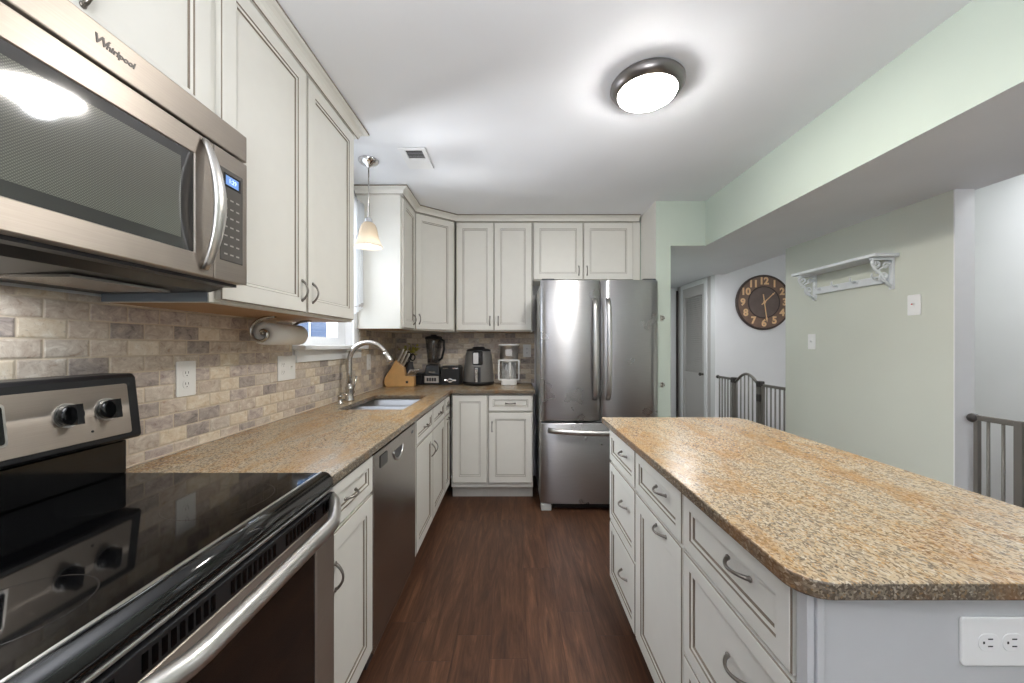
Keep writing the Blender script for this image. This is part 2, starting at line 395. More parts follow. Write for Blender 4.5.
        if bevel:
            b = o.modifiers.new('bevel', 'BEVEL'); b.width = bevel; b.segments = seg; b.material = -1; b.limit_method = 'ANGLE'; b.angle_limit = math.radians(40)
        return o
class Thing:
    def __init__(s, name, label, cat, loc, group=None):
        s.r = bpy.data.objects.new(name, None); C.objects.link(s.r); s.r.location = Vector(loc); s.r.empty_display_size = .05
        s.r['label'] = label; s.r['category'] = cat
        if group: s.r['group'] = group
    def part(s, name, mb, mats, parent=None, bevel=0, seg=2, label=None):
        o = mb.build(name, mats, parent or s.r, s.r, bevel, seg)
        if label: o['label'] = label
        return o
def tag(o, label, cat, group=None):
    o['label'] = label; o['category'] = cat
    if group: o['group'] = group
    return o
def struct(name, mb, mats, parent=None, bevel=0):
    o = mb.build(name, mats, parent, None, bevel)
    if parent is None: o['kind'] = 'structure'
    return o
def text_mb(body, size, Mx, depth=.0006, shear=0, align='CENTER', offset=0):
    cu = bpy.data.curves.new('lettering', 'FONT'); cu.body = body; cu.size = size; cu.extrude = depth; cu.shear = shear
    cu.align_x = align; cu.align_y = 'CENTER'; cu.offset = offset; cu.resolution_u = 3
    ob = bpy.data.objects.new('lettering', cu); C.objects.link(ob)
    dg = bpy.context.evaluated_depsgraph_get(); me = bpy.data.meshes.new_from_object(ob.evaluated_get(dg))
    mb = MB(Mx); mb.add([tuple(v.co) for v in me.vertices], [tuple(p.vertices) for p in me.polygons])
    bpy.data.objects.remove(ob); bpy.data.curves.remove(cu); bpy.data.meshes.remove(me)
    return mb
def arc(c, r, a0, a1, n, plane='xz'):
    out = []
    for i in range(n+1):
        a = a0+(a1-a0)*i/n; x, y = r*math.cos(a), r*math.sin(a)
        out.append({'xz': (c[0]+x, c[1], c[2]+y), 'yz': (c[0], c[1]+x, c[2]+y), 'xy': (c[0]+x, c[1]+y, c[2])}[plane])
    return out

# ------------------------------------------------------------------ the setting
XW, YB = -1.165, 3.68            # tile face on the left, tile face at the back
XBEAM, YSTUB, ZS = 1.537, 3.01, 2.08
XG0, XG1 = 2.25, 2.37            # the sage wall
struct('floor', MB().box(-1.4, 3.5, -2.7, 5.3, -.08, 0), M['floor'])
struct('ceiling', MB().box(-1.4, XBEAM+.02, -2.7, 3.9, 2.44, 2.52), M['ceil'])
WY0, WY1, WZ0, WZ1 = 2.03, 2.70, 1.285, 2.20
struct('wall_left', MB().grid([-2.7, WY0, WY1, 3.9], [0, WZ0, WZ1, 2.44], lambda i, j: not (i == 1 and j == 1), 0, 1), M['white'])
wl = bpy.data.objects['wall_left']
for v_ in wl.data.vertices: y, z, t = v_.co; v_.co = (-1.35 if t < .5 else XW-.008, y, z)
struct('wall_back', MB().box(-1.35, 1.14, YB+.01, YB+.13, 0, 2.44), M['white'])
struct('wall_stub', MB().box(1.14, 1.257, YSTUB, 5.3, 0, ZS).box(1.14, 1.257, YSTUB, YB+.13, ZS, 2.44), M['green'])
sm = lambda nm: 0 if nm in ('bottom', 'top') else 1
struct('wall_soffit', MB().grid([1.257, XBEAM, XG1], [-2.7, YSTUB, 5.3], lambda i, j: not (i == 0 and j == 0), ZS, 2.44, sm), [M['ceil'], M['green']])
struct('wall_sage', MB().box(XG0, XG1-.022, 1.919, 3.107, 0, ZS), M['sage'])
struct('trim_1', MB().box(XG0-.001, XG1-.02, 1.913, 1.9187, 0, ZS), M['trim'])
struct('wall_right', MB().box(XG0, XG1, -2.7, 1.03, 0, ZS), M['sage'])
struct('wall_stair_far', MB().box(2.27, 3.5, 4.235, 4.33, 0, 2.62), M['white'])
struct('wall_stair_right', MB().box(3.4, 3.5, -2.7, 4.235, 0, 2.62), M['white'])
struct('ceiling_stair', MB().box(2.37, 3.5, -2.7, 4.33, 2.62, 2.7), M['ceil'])
struct('wall_stair_header', MB().box(2.31, XG1, -2.7, 4.235, 2.44, 2.62), M['white'])
struct('wall_closet', MB().box(2.27, 2.36, 4.33, 4.43, 0, ZS).box(2.27, 2.36, 5.04, 5.3, 0, ZS).box(2.27, 2.36, 4.43, 5.04, 2.04, ZS), M['greytrim'])
struct('wall_hall_end', MB().box(1.257, 2.27, 5.2, 5.3, 0, ZS), M['white'])
struct('wall_closet_inside', MB().box(2.75, 2.8, 4.33, 5.3, 0, ZS), M['greytrim'])
struct('ceiling_closet', MB().box(2.37, 2.8, 4.33, 5.3, 2.1, 2.2), M['greytrim'])
struct('wall_closet_end', MB().box(2.27, 2.8, 5.3, 5.35, 0, 2.2), M['greytrim'])
# the room behind the camera, with a tall window
FY = -2.6
struct('wall_front', MB().grid([-1.4, 1.02, 1.40, 3.5], [0, .25, 2.1, 2.62], lambda i, j: not (i == 1 and j == 1), FY-.1, FY), M['white'])
wf = bpy.data.objects['wall_front']
for v_ in wf.data.vertices: x, z, t = v_.co; v_.co = (x, t, z)
wf.data.flip_normals()
w2 = struct('window_2', MB().grid([1.02, 1.06, 1.36, 1.40], [.25, .30, 1.15, 1.2, 2.05, 2.1], lambda i, j: i != 1 or j not in (1, 3), FY-.07, FY-.03), M['trim'])
for v_ in w2.data.vertices: x, z, t = v_.co; v_.co = (x, t, z)
struct('window_pane', MB().box(1.05, 1.37, FY-.056, FY-.05, .30, 2.05), M['pane'], w2)
# backsplash tile
struct('trim_2', MB().grid([-.4, 2.03-.06, 2.84, YB], [.914, 1.19, 1.42], lambda i, j: not (i == 1 and j == 1), 0, 1), M['tile_left'])
t2 = bpy.data.objects['trim_2']
for v_ in t2.data.vertices: y, z, t = v_.co; v_.co = (XW-.0075 if t < .5 else XW, y, z)
struct('trim_3', MB().box(XW, .20, YB, YB+.0095, .914, 1.42), M['tile_back'])
# grout line where tile meets worktop
struct('trim_4', MB().box(XW, XW+.0025, 1.06, YB-.001, .9145, .919), M['caulk'])
# kitchen window over the sink
w1 = struct('window_1', MB().grid([WY0, WY0+.05, WY1-.115, WY1], [WZ0, WZ0+.05, 1.74, 1.78, WZ1-.05, WZ1], lambda i, j: i != 1 or j not in (1, 3), 0, 1), M['trim'])
for v_ in w1.data.vertices: y, z, t = v_.co; v_.co = (-1.275 if t < .5 else -1.215, y, z)
struct('window_pane', MB().box(-1.25, -1.244, WY0+.04, WY1-.105, WZ0+.04, WZ1-.04), M['pane'], w1)
struct('window_sill', MB().box(-1.26, -1.105, 1.985, 2.86, 1.255, 1.284), M['trim'], w1, .006)
struct('window_apron', MB().box(XW-.005, XW+.013, 1.995, 2.835, 1.19, 1.2545), M['trim'], w1, .003)
struct('window_frame', MB().box(XW-.006, XW+.014, WY1, WY1+.055, 1.2845, 2.28).box(XW-.006, XW+.014, WY0-.036, WY0, 1.42, 2.28).box(XW-.006, XW+.014, WY0, WY1, WZ1, 2.28), M['trim'], w1)
# neighbour's house seen through the pane
nh = Thing('outside_neighbour_house', 'blue sided house wall seen through the window over the sink', 'house', (-3.2, 4.2, 0))
hs = MB()
for i in range(18): hs.prism([(-3.22, i*.16), (-3.18, i*.16), (-3.20, i*.16+.16), (-3.22, i*.16+.16)], 1, 1.5, 8.0)
nh.part('siding', hs, M['siding'])
nw = nh.part('house_window', MB().box(-3.2, -3.14, 5.15, 6.35, .75, 1.9), M['trim'])
nh.part('window_glass', MB().box(-3.145, -3.13, 5.22, 5.72, .82, 1.83).box(-3.145, -3.13, 5.79, 6.28, .82, 1.83), M['extglass'], nw)

# ------------------------------------------------------------------ cabinet builders
def door_mb(Mx, u, v, wd, ht, t=.02, sw=.055, base=0.0005):
    mb = MB(Mx)
    sw = min(sw, wd*.27, ht*.27)
    R = [(0, base, 0), (0, t-.0035, 1), (.0025, t-.001, 0), (.004, t, 0), (sw, t, 1), (sw+.0022, t-.0035, 0), (sw+.010, t-.0045, 1), (sw+.0125, t-.0095, 0)]
    ring = []
    vs = []
    for (i, wz, _) in R:
        vs += [(u+i, v+i, wz), (u+wd-i, v+i, wz), (u+wd-i, v+ht-i, wz), (u+i, v+ht-i, wz)]
    fs = []; ms = []
    for k in range(len(R)-1):
        for q in range(4):
            q2 = (q+1) % 4; fs.append((k*4+q, k*4+q2, (k+1)*4+q2, (k+1)*4+q)); ms.append(R[k][2])
    n = len(R)-1
    fs.append((n*4, n*4+1, n*4+2, n*4+3)); ms.append(0)
    fs.append((3, 2, 1, 0)); ms.append(0)
    o = len(mb.v); mb.add(vs, fs); mb.mi = ms; return mb
def pull_mb(Mx, u, v, w, vert, L=.096, out=.024):
    mb = MB(Mx); pts = []; rs = []
    N = 12
    for i in range(N+1):
        t = i/N; a = (t-.5)*L; o = w+out*math.sin(PI*t)**.75
        pts.append((u, v+a, o) if vert else (u+a, v, o)); rs.append(.0036+.0016*abs(2*t-1)**2)
    mb.tube(pts, rs, 8)
    for e in (-.5, .5):
        c = (u, v+e*L, w) if vert else (u+e*L, v, w)
        mb.lathe([(.0065, 0), (.0065, .002), (.005, .004)], c, 'z', 10)
    return mb
def cabinet(name, label, cat, n, O, W, z0, z1, D, fronts, group=None, toe=0, under=None, side=None, carc=None, twist=0, open_top=False):
    """fronts: (kind, u, v, width, height, pull) with pull = ('v'|'h', u, v) or None; v is world height"""
    T = Thing(name, label, cat, (O[0], O[1], 0 if toe else z0), group)
    Mx = frame((O[0], O[1], 0), n)
    bd = MB(Mx)
    if open_top: bd.box(0, W, z0+toe, .66, -D, 0).box(0, W, .66, z1, -.018, 0).box(0, .016, .66, z1, -D, -.018).box(W-.016, W, .66, z1, -D, -.018)
    else: bd.box(0, W, z0+toe, z1, -D, 0)
    T.part('body', bd, carc or M['cab'], bevel=.0015)
    if toe: T.part('toe_kick', MB(Mx).box(0, W, 0, toe, -D, -.07), M['toe'])
    if under: T.part('underside', MB(Mx).box(.015, W-.015, z0-.001, z0+.004, -D+.005, -.02), under, label='unpainted wooden underside')
    for (kind, u, v, wd, ht, pull) in fronts:
        d = T.part(kind, door_mb(Mx, u, v, wd, ht, sw=.055 if kind == 'door' else .036), [M['cab'], M['glaze']])
        if pull: T.part('handle', pull_mb(Mx, pull[1], pull[2], .02, pull[0] == 'v', L=.078), M['pull'], d)
    if twist: T.r.rotation_euler.z = twist
    return T

XF = -.548     # carcass front of the left run; door faces stand at -.528
YF = 3.112     # carcass front of the back run; door faces stand at 3.092
DT, DB = .872, .738; DRT, DRB = .728, .145
# --- left base run
cabinet('base_cabinet', 'narrow cream base cabinet with one drawer and one door between range and dishwasher', 'cabinet', (1,0,0), (XF, 1.060), .348, 0, .884, .60,
        [('drawer', .006, DB, .336, DT-DB, ('h', .15, .803)), ('door', .006, DRB, .336, DRT-DRB, ('v', .047, .60))], 'base cabinets along the left wall', toe=.105)
cabinet('sink_cabinet', 'wide cream sink base cabinet with two doors below the sink', 'cabinet', (1,0,0), (XF, 2.026), .843, 0, .884, .60,
        [('drawer_front', .006, DB, .410, DT-DB, ('h', .21, .803)), ('drawer_front', .422, DB, .414, DT-DB, ('h', .63, .803)),
         ('door', .006, DRB, .410, DRT-DRB, ('v', .380, .61)), ('door', .422, DRB, .414, DRT-DRB, ('v', .458, .61))], 'base cabinets along the left wall', toe=.105, open_top=True)
sinkcab = bpy.data.objects['sink_cabinet']
cabinet('corner_cabinet', 'slim cream base cabinet in the inside corner, just past the sink cabinet', 'cabinet', (1,0,0), (XF, 2.870), .217, 0, .884, .60,
        [('drawer', .006, DB, .200, DT-DB, ('h', .11, .803)), ('door', .006, DRB, .200, DRT-DRB, ('h', .11, .700))], 'base cabinets along the left wall', toe=.105)
# --- back base run
cabinet('base_cabinet', 'cream base cabinet with a single plain door and no handle, in the back corner', 'cabinet', (0,-1,0), (-.520, YF), .303, 0, .884, .55,
        [('door', .012, DRB, .286, DT-DRB, None)], 'base cabinets along the back wall', toe=.105)
cabinet('base_cabinet', 'cream base cabinet with drawer over door beside the refrigerator', 'cabinet', (0,-1,0), (-.216, YF), .374, 0, .884, .55,
        [('drawer', .006, DB, .362, DT-DB, ('h', .187, .803)), ('door', .006, DRB, .362, DRT-DRB, ('v', .035, .61))], 'base cabinets along the back wall', toe=.105)
# --- island
TW = math.radians(0.5)
XI = .492      # carcass front; door faces at .472
IY = (1.858, 1.462, 1.052, .632)
def isl(lbl, a, b, fr):
    return cabinet('island_cabinet', lbl, 'cabinet', (-1,0,0), (XI, IY[a]), IY[a]-IY[b]-.002, 0, .884, .60, fr, 'island cabinets', toe=.105)
IDB = .720
Wi = IY[0]-IY[1]-.002
isl('island cabinet with three stacked drawers at the end near the refrigerator', 0, 1,
    [('drawer', .006, IDB, Wi-.012, DT-IDB, ('h', Wi/2+.055, .816)), ('drawer', .006, .432, Wi-.012, .278, ('h', Wi/2+.055, .60)), ('drawer', .006, .145, Wi-.012, .277, ('h', Wi/2+.055, .30))])
Wi = IY[1]-IY[2]-.002
isl('middle island cabinet with a drawer above a tall door that has a sideways pull', 1, 2,
    [('drawer', .006, IDB, Wi-.012, DT-IDB, ('h', Wi/2+.055, .816)), ('door', .006, .145, Wi-.012, .565, ('h', Wi/2+.055, .688))])
Wi = IY[2]-IY[3]-.002
isl('island cabinet with wide drawers at the end nearest the outlet panel', 2, 3,
    [('drawer', .006, IDB, Wi-.012, DT-IDB, ('h', Wi/2+.055, .816)), ('drawer', .006, .432, Wi-.012, .278, ('h', Wi/2+.055, .60)), ('drawer', .006, .145, Wi-.012, .277, ('h', Wi/2+.055, .30))])
T = Thing('island_end_panel', 'island end panel below the granite, greyed for shade, with corner posts', 'panel', (.8, .61, 0))
T.part('panel', MB().box(.500, 1.10, .612, .630, 0, .884), M['isle'], bevel=.001)
T.part('corner_post', MB().box(.474, .486, .606, .630, .02, .884).box(.488, .500, .603, .630, .0, .884), M['isle'], bevel=.0015)
T.part('back_panel', MB().box(1.093, 1.11, .631, 1.86, 0, .884), M['isle'], bevel=.001)

# --- wall cabinets on the left
XU = -.860     # carcass front; door faces at -.840
ZU, ZC = 1.405, 2.39
cabinet('wall_cabinet', 'short cream wall cabinet above the microwave', 'cabinet', (1,0,0), (XU, .316), .739, 1.872, ZC+.005, .30,
        [('door', .006, 1.885, .360, .495, ('v', .328, 1.985)), ('door', .372, 1.885, .355, .495, ('v', .414, 1.985))], 'upper cabinets on the left wall')
cabinet('wall_cabinet', 'tall cream two door wall cabinet above the paper towel roll', 'cabinet', (1,0,0), (XU, 1.057), .935, ZU, ZC+.005, .30,
        [('door', .022, ZU+.01, .440, ZC-ZU-.018, ('v', .430, 1.50)), ('door', .474, ZU+.01, .440, ZC-ZU-.018, ('v', .508, 1.50))], 'upper cabinets on the left wall', under=M['ply'])
tall = [o for o in C.objects if o.get('label', '').startswith('tall cream two')][0]
o = MB().box(XW+.003, XU-.004, 1.0555, 1.0565, ZU+.001, 1.87).build('side_panel', M['bluegrey'], tall, tall); o['label'] = 'blue grey side'
# --- corner group
XC = -.838; YC0, YC1 = 2.766, 3.12
cabinet('wall_cabinet', 'cream wall cabinet past the window with its white side facing the pendant', 'cabinet', (1,0,0), (XC, YC0), YC1-YC0, ZU, ZC+.005, .322,
        [('door', .03, ZU+.01, YC1-YC0-.04, ZC-ZU-.018, ('v', .285, 1.49))], 'upper cabinets around the back corner', under=M['ply'])
nx = Vector((.30*0+ .25, -.30, 0)); dU = Vector((.30, .25, 0)).normalized(); nrm = Vector((dU.y, -dU.x, 0))
Wd = math.hypot(.30, .25)
T = Thing('wall_cabinet', 'cream diagonal wall cabinet across the back corner above the blender', 'cabinet', (XC, YC1, ZU), 'upper cabinets around the back corner')
T.part('body', MB().prism([(XC, YC1+.002), (XC+.30, YC1+.25), (XC+.30, YB-.002), (XW+.003, YB-.002), (XW+.003, YC1+.002)], 2, ZU, ZC+.005), M['cab'])
Mx = frame((XC, YC1, 0), nrm)
d = T.part('door', door_mb(Mx, .012, ZU+.01, Wd-.03, ZC-ZU-.018), [M['cab'], M['glaze']])
T.part('handle', pull_mb(Mx, .045, 1.50, .02, True, L=.078), M['pull'], d)
YUF = 3.38
cabinet('wall_cabinet', 'cream wall cabinet with two tall narrow doors above the air fryer', 'cabinet', (0,-1,0), (-.522, YUF), .688, ZU, ZC+.005, .29,
        [('door', .006, ZU+.01, .335, ZC-ZU-.018, ('v', .306, 1.50)), ('door', .345, ZU+.01, .335, ZC-ZU-.018, ('v', .381, 1.50))], 'upper cabinets around the back corner', under=M['ply'])
cabinet('wall_cabinet', 'wide low cream wall cabinet above the refrigerator', 'cabinet', (0,-1,0), (.169, YUF), .968, 1.862, ZC+.005, .29,
        [('door', .006, 1.87, .442, ZC-1.878, ('v', .412, 1.95)), ('door', .456, 1.87, .442, ZC-1.878, ('v', .486, 1.95))], 'upper cabinets around the back corner')

fc = [o for o in C.objects if o.get('label', '').startswith('wide low cream')][0]
MB().box(1.1375, 1.1395, 3.012, YUF-.022, 1.80, 2.4395).build('filler_panel', M['cab'], fc, fc)
def sweep(path, prof, closed_ends=True):
    """path: xy points walked with the cabinet on the right side of travel reversed; prof: (outward, z)"""
    mb = MB(); P = [Vector((p[0], p[1])) for p in path]; n = len(P); k = len(prof); vs = []; fs = []; ms = []
    for i in range(n):
        if i == 0: d = (P[1]-P[0]).normalized(); m = Vector((d.y, -d.x)); sc_ = 1
        elif i == n-1: d = (P[-1]-P[-2]).normalized(); m = Vector((d.y, -d.x)); sc_ = 1
        else:
            d0 = (P[i]-P[i-1]).normalized(); d1 = (P[i+1]-P[i]).normalized()
            n0 = Vector((d0.y, -d0.x)); n1 = Vector((d1.y, -d1.x)); m = (n0+n1).normalized(); sc_ = 1/max(.3, m.dot(n0))
        for (o_, z) in prof: vs.append((P[i].x+m.x*o_*sc_, P[i].y+m.y*o_*sc_, z))
    for i in range(n-1):
        for j in range(k):
            j2 = (j+1) % k; fs.append((i*k+j, (i+1)*k+j, (i+1)*k+j2, i*k+j2)); ms.append(1 if j in (1, k-3) else 0)
    fs.append(tuple(range(k))); ms.append(0); fs.append(tuple(reversed(range((n-1)*k, n*k)))); ms.append(0)
    mb.add(vs, fs); mb.mi = ms; return mb
crown = [(0, 2.388), (.021, 2.388), (.024, 2.391), (.028, 2.397)]+[(.028+.034*(1-math.cos(a)), 2.397+.030*math.sin(a)) for a in (PI/8, PI/4, 3*PI/8, PI/2)]+[(.064, 2.430), (.066, 2.431), (.066, 2.4395), (0, 2.4395)]
struct('trim_5', sweep([(XU, -.3), (XU, 1.992), (XW+.003, 1.992)], crown), [M['cab'], M['glaze']])
struct('trim_6', sweep([(XW+.003, YC0), (XC, YC0), (XC, YC1), (XC+.30+.016, YC1+.25+.010), (1.12, YUF)], crown), [M['cab'], M['glaze']])

# ------------------------------------------------------------------ worktops
cx = [XW+.001, -1.02, -.64, -.512, .173]; cy = [1.061, 2.155, 2.76, 3.068, YB-.001]
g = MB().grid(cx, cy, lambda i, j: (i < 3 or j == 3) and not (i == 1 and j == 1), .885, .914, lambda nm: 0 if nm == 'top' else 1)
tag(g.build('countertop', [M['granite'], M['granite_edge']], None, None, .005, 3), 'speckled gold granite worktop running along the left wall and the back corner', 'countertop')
def rrect(x0, x1, y0, y1, r, n=8):
    out = []
    for (cx_, cy_, a) in ((x1-r[1], y0+r[1], -PI/2), (x1-r[2], y1-r[2], 0), (x0+r[3], y1-r[3], PI/2), (x0+r[0], y0+r[0], PI)):
        rr = r[len(out)//(n+1)] if False else None
        q = {-PI/2: r[1], 0: r[2], PI/2: r[3], PI: r[0]}[a]
        out += [(cx_+q*math.cos(a+i*PI/2/n), cy_+q*math.sin(a+i*PI/2/n)) for i in range(n+1)]
    return out
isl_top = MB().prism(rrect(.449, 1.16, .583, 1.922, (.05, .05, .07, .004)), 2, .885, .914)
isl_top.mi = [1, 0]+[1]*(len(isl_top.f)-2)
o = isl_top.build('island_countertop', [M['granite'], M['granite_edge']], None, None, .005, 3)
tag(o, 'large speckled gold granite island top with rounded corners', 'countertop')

# ------------------------------------------------------------------ sink and faucet
T = Thing('sink', 'double bowl stainless sink set under the granite by the window', 'sink', (-.83, 2.457, .70))
def bowl(y0, y1):
    mb = MB(); zt, zb = .884, .70; x0, x1 = -1.025, -.635
    def ring(i, z, r): return [(p[0], p[1], z) for p in rrect(x0+i, x1-i, y0+i, y1-i, (r, r, r, r), 4)]
    rings = [ring(0, zt, .03), ring(.012, zt-.002, .045), ring(.016, zt-.14, .05), ring(.03, zb+.012, .06), ring(.06, zb, .06)]
    n = len(rings[0]); vs = sum(rings, []); fs = []
    for k in range(len(rings)-1):
        for i in range(n): fs.append((k*n+i, k*n+(i+1) % n, (k+1)*n+(i+1) % n, (k+1)*n+i))
    fs.append(tuple((len(rings)-1)*n+i for i in range(n)))
    mb.add(vs, fs, None, True); return mb
for a, b in ((2.150, 2.455), (2.467, 2.765)):
    bw = T.part('bowl', bowl(a, b), M['sinksteel'])
    T.part('drain', MB().lathe([(.04, 0), (.042, .003), (.03, .004), (.012, .001)], (-.83, (a+b)/2, .7005)), M['chrome'], bw)
T.part('divider', MB().box(-1.0, -.66, 2.453, 2.469, .80, .8845), M['sinksteel'], bevel=.004)
T = Thing('faucet', 'brushed nickel gooseneck faucet arching over the sink', 'faucet', (-1.09, 2.483, .914))
fx, fy = -1.09, 2.483
T.part('base', MB().lathe([(.030, .914), (.030, .922), (.026, .930), (.024, .985), (.026, .99), (.026, 1.005), (.022, 1.01), (.0165, 1.03)], (fx, fy, 0)), M['nickel'])
R_ = .125
pts = [(fx, fy, 1.02), (fx, fy, 1.10), (fx, fy, 1.17)]+arc((fx+R_, fy, 1.175), R_, PI, .16*PI, 22)
e = Vector(pts[-1]); dr = (Vector(pts[-1])-Vector(pts[-2])).normalized()
T.part('spout', MB().tube(pts, .0165, 14), M['nickel'])
T.part('spray_head', MB().tube([e, e+dr*.012, e+dr*.014, e+dr*.06, e+dr*.075], [.0165, .0175, .018, .021, .019], 14), M['nickel'])
lv = T.part('lever', MB().tube([(fx, fy+.02, .965), (fx, fy+.05, .968)], [.016, .015], 12).tube([(fx, fy+.045, .97), (fx+.012, fy+.055, 1.02), (fx+.022, fy+.06, 1.075)], [.007, .006, .008], 10), M['nickel'])
T = Thing('soap_dispenser', 'small brushed nickel pump at the foot of the faucet', 'dispenser', (-1.095, 2.36, .914))
T.part('base', MB().lathe([(.021, .914), (.021, .92), (.013, .926), (.012, .955), (.015, .957), (.015, .966), (.006, .97)], (-1.095, 2.36, 0)), M['nickel'])
T.part('nozzle', MB().tube([(-1.095, 2.36, .966), (-1.095, 2.36, .978), (-1.06, 2.36, .976), (-1.045, 2.36, .968)], .006, 8), M['nickel'])

# ------------------------------------------------------------------ range
RY0, RY1 = .316, 1.055
T = Thing('range', 'black and stainless electric range with smooth glass cooktop', 'range', (-.83, .685, 0))
T.part('body', MB().box(-1.155, -.535, RY0, RY1, .02, .885), M['black'])
ct = T.part('cooktop', MB().box(-1.10, -.540, RY0, RY1, .888, .926), M['cooktop'], bevel=.004)
ring_m = mat('burner_marking', (26, 26, 27), .2, vary=0)
for (bx, by, r) in ((-.93, .87, .085), (-.93, .50, .105), (-.68, .87, .105), (-.68, .50, .085)):
    T.part('burner_ring', MB().lathe([(r-.0012, .92605), (r, .9262), (r+.0012, .92605)], (bx, by, 0), n=48, caps=False), ring_m, ct)
nose = [(-.541, .927), (-.533, .928), (-.522, .924), (-.514, .915), (-.510, .903), (-.510, .892), (-.516, .886), (-.541, .886)]
T.part('front_lip', MB().prism(nose, 1, RY0, RY1, smooth=True), M['blackgloss'])
T.part('lip_trim', MB().box(-.540, -.508, RY0, RY1, .8785, .886), M['bright'], bevel=.002, label='thin stainless strip')
T.part('cooktop_edge', MB().box(-.5445, -.5385, RY0+.004, RY1-.004, .9262, .929), M['bright'], bevel=.001, label='thin stainless edge')
od = T.part('oven_door', MB().grid([RY0+.004, RY0+.10, .955, RY1-.004], [.20, .34, .765, .832], lambda i, j: not (i == 1 and j == 1), 0, 1), M['steel_mw'])
for v_ in od.data.vertices:
    y, z, t = (v_.co+T.r.location); v_.co = Vector((-.545 if t < .5 else -.503, y, z))-T.r.location
od.modifiers.new('bevel', 'BEVEL').width = .003
vt = MB().box(-.545, -.502, RY0+.004, RY1-.004, .833, .874)
vt.cur = 1
sl = []
yy = RY0+.03
k = 0
while yy < RY1-.03:
    if (k % 11) not in (9, 10): sl.append((yy, yy+.0085))
    yy += .0145; k += 1
vp = T.part('door_vent', vt, M['black'], od, .002)
T.part('oven_window', MB().box(-.530, -.507, RY0+.095, .960, .335, .770), M['ovenglass'], od)
for (a_, b_) in sl: T.part('vent_slot', MB().box(-.5030, -.5010, a_, b_, .8405, .866), M['cooktop'], vp)
hy0, hy1 = RY0+.035, RY1-.012
hp = []
for i in range(25):
    t = i/24; hp.append((-.502+.072*min(1, math.sin(PI*t)*1.55)**.9 if 0 < t < 1 else -.504, hy0+(hy1-hy0)*t, .858))
T.part('handle', MB().tube(hp, [.013]+[.0145]*23+[.013], 12, flat=1.2), M['bright'], od)
T.part('storage_drawer', MB().box(-.545, -.505, RY0+.004, RY1-.004, .05, .193), M['steel_mw'], bevel=.004)
T.part('backguard_base', MB().box(-1.155, -1.085, RY0+.004, RY1-.004, .926, 1.02), M['blackgloss'], bevel=.004)
bgp = [(-1.155, 1.02), (-1.055, 1.027), (-1.050, 1.035), (-1.068, 1.195), (-1.078, 1.205), (-1.155, 1.205)]
bg_ = T.part('backguard', MB().prism(bgp, 1, RY0, RY1+.004), M['black'], bevel=.004)
# tilted control face
pn = Vector((.160, 0, .018)).normalized()
def onface(y, z, out=0.0):
    t = (z-1.035)/.16; x = -1.050-.018*t
    return Vector((x, y, z))+pn*out
fm = Matrix.Identity(4); upv = Vector((-.018, 0, .160)).normalized(); uy = Vector((0, 1, 0))
for i in range(3): fm[i][0] = uy[i]; fm[i][1] = upv[i]; fm[i][2] = pn[i]
def faceM(y, z):
    m = fm.copy(); p = onface(y, z)
    for i in range(3): m[i][3] = p[i]
    return m
cp = T.part('control_panel', MB(faceM(.685, 1.113)).prism(rrect(-.345, .345, -.068, .066, (.006,)*4, 3), 2, 0, .003), M['steel_mw'], bg_, .001)
T.part('display', MB(faceM(.685, 1.117)).prism(rrect(-.102, .094, -.045, .045, (.008,)*4, 3), 2, .0025, .0045), M['bright'], bg_)
T.part('display_glass', MB(faceM(.685, 1.117)).prism(rrect(-.097, .089, -.040, .040, (.006,)*4, 3), 2, .0045, .0055), M['blackgloss'], bg_)
for ky in (.392, .474, .886, .972):
    Mx = faceM(ky, 1.117)
    kb = T.part('knob', MB(Mx).lathe([(.029, .003), (.029, .006)], n=28, smooth=False), M['bright'], bg_, label='control knob with steel ring')
    kk = MB(Mx).lathe([(.025, .006), (.024, .018), (.021, .022)], n=28).box(-.007, .007, -.024, .024, .020, .036)
    T.part('knob_grip', kk, M['blackgloss'], bg_)
T.part('indicator_lamp', MB(faceM(.935, 1.068)).lathe([(.003, .003), (.003, .004)], n=10), M['slot'], bg_)

# ------------------------------------------------------------------ microwave
MY0, MY1, MX = .316, 1.055, -.751
zt, zb, zv = 1.867, 1.452, 1.791
T = Thing('microwave', 'stainless over the range microwave with arched handle and dark window', 'microwave', (-.95, .685, 1.43))
T.part('body', MB().box(XW+.004, MX-.03, MY0, MY1, 1.445, zt), M['darkgrey'])
T.part('vent_strip', MB().box(MX-.03, MX, MY0, MY1, zv+.003, zt), M['steel_mw'], bevel=.003)
dm = T.part('door', MB().grid([MY0, MY0+.05, .882, .9385], [zb, 1.503, 1.735, zv-.003], lambda i, j: not (i == 1 and j == 1), 0, 1), M['steel_mw'])
for v_ in dm.data.vertices:
    y, z, t = (v_.co+T.r.location); v_.co = Vector((MX-.028 if t < .5 else MX, y, z))-T.r.location
dm.modifiers.new('bevel', 'BEVEL').width = .002
T.part('window', MB().box(MX-.02, MX-.003, MY0+.045, .886, 1.499, 1.739), M['mwedge'], dm)
T.part('window_mesh', MB().box(MX-.004, MX-.0022, MY0+.075, .848, 1.528, 1.712), M['mwglass'], dm)
hp = []; N = 20
for i in range(N+1):
    t = i/N; hp.append((MX+.004+.036*math.sin(PI*t)**.85, .908, 1.468+(1.780-1.468)*t))
T.part('handle', MB().tube(hp, [.010+.008*math.sin(PI*i/N) for i in range(N+1)], 14, flat=.5, up=(1, 0, 0)), M['bright'], dm)
cpn = T.part('control_panel', MB().box(MX-.028, MX, .9405, MY1, zb, zv-.003), M['steel_mw'], bevel=.002)
T.part('keypad', MB().box(MX-.004, MX+.0012, .957, 1.038, 1.503, 1.744), M['keypad'], cpn, .002)
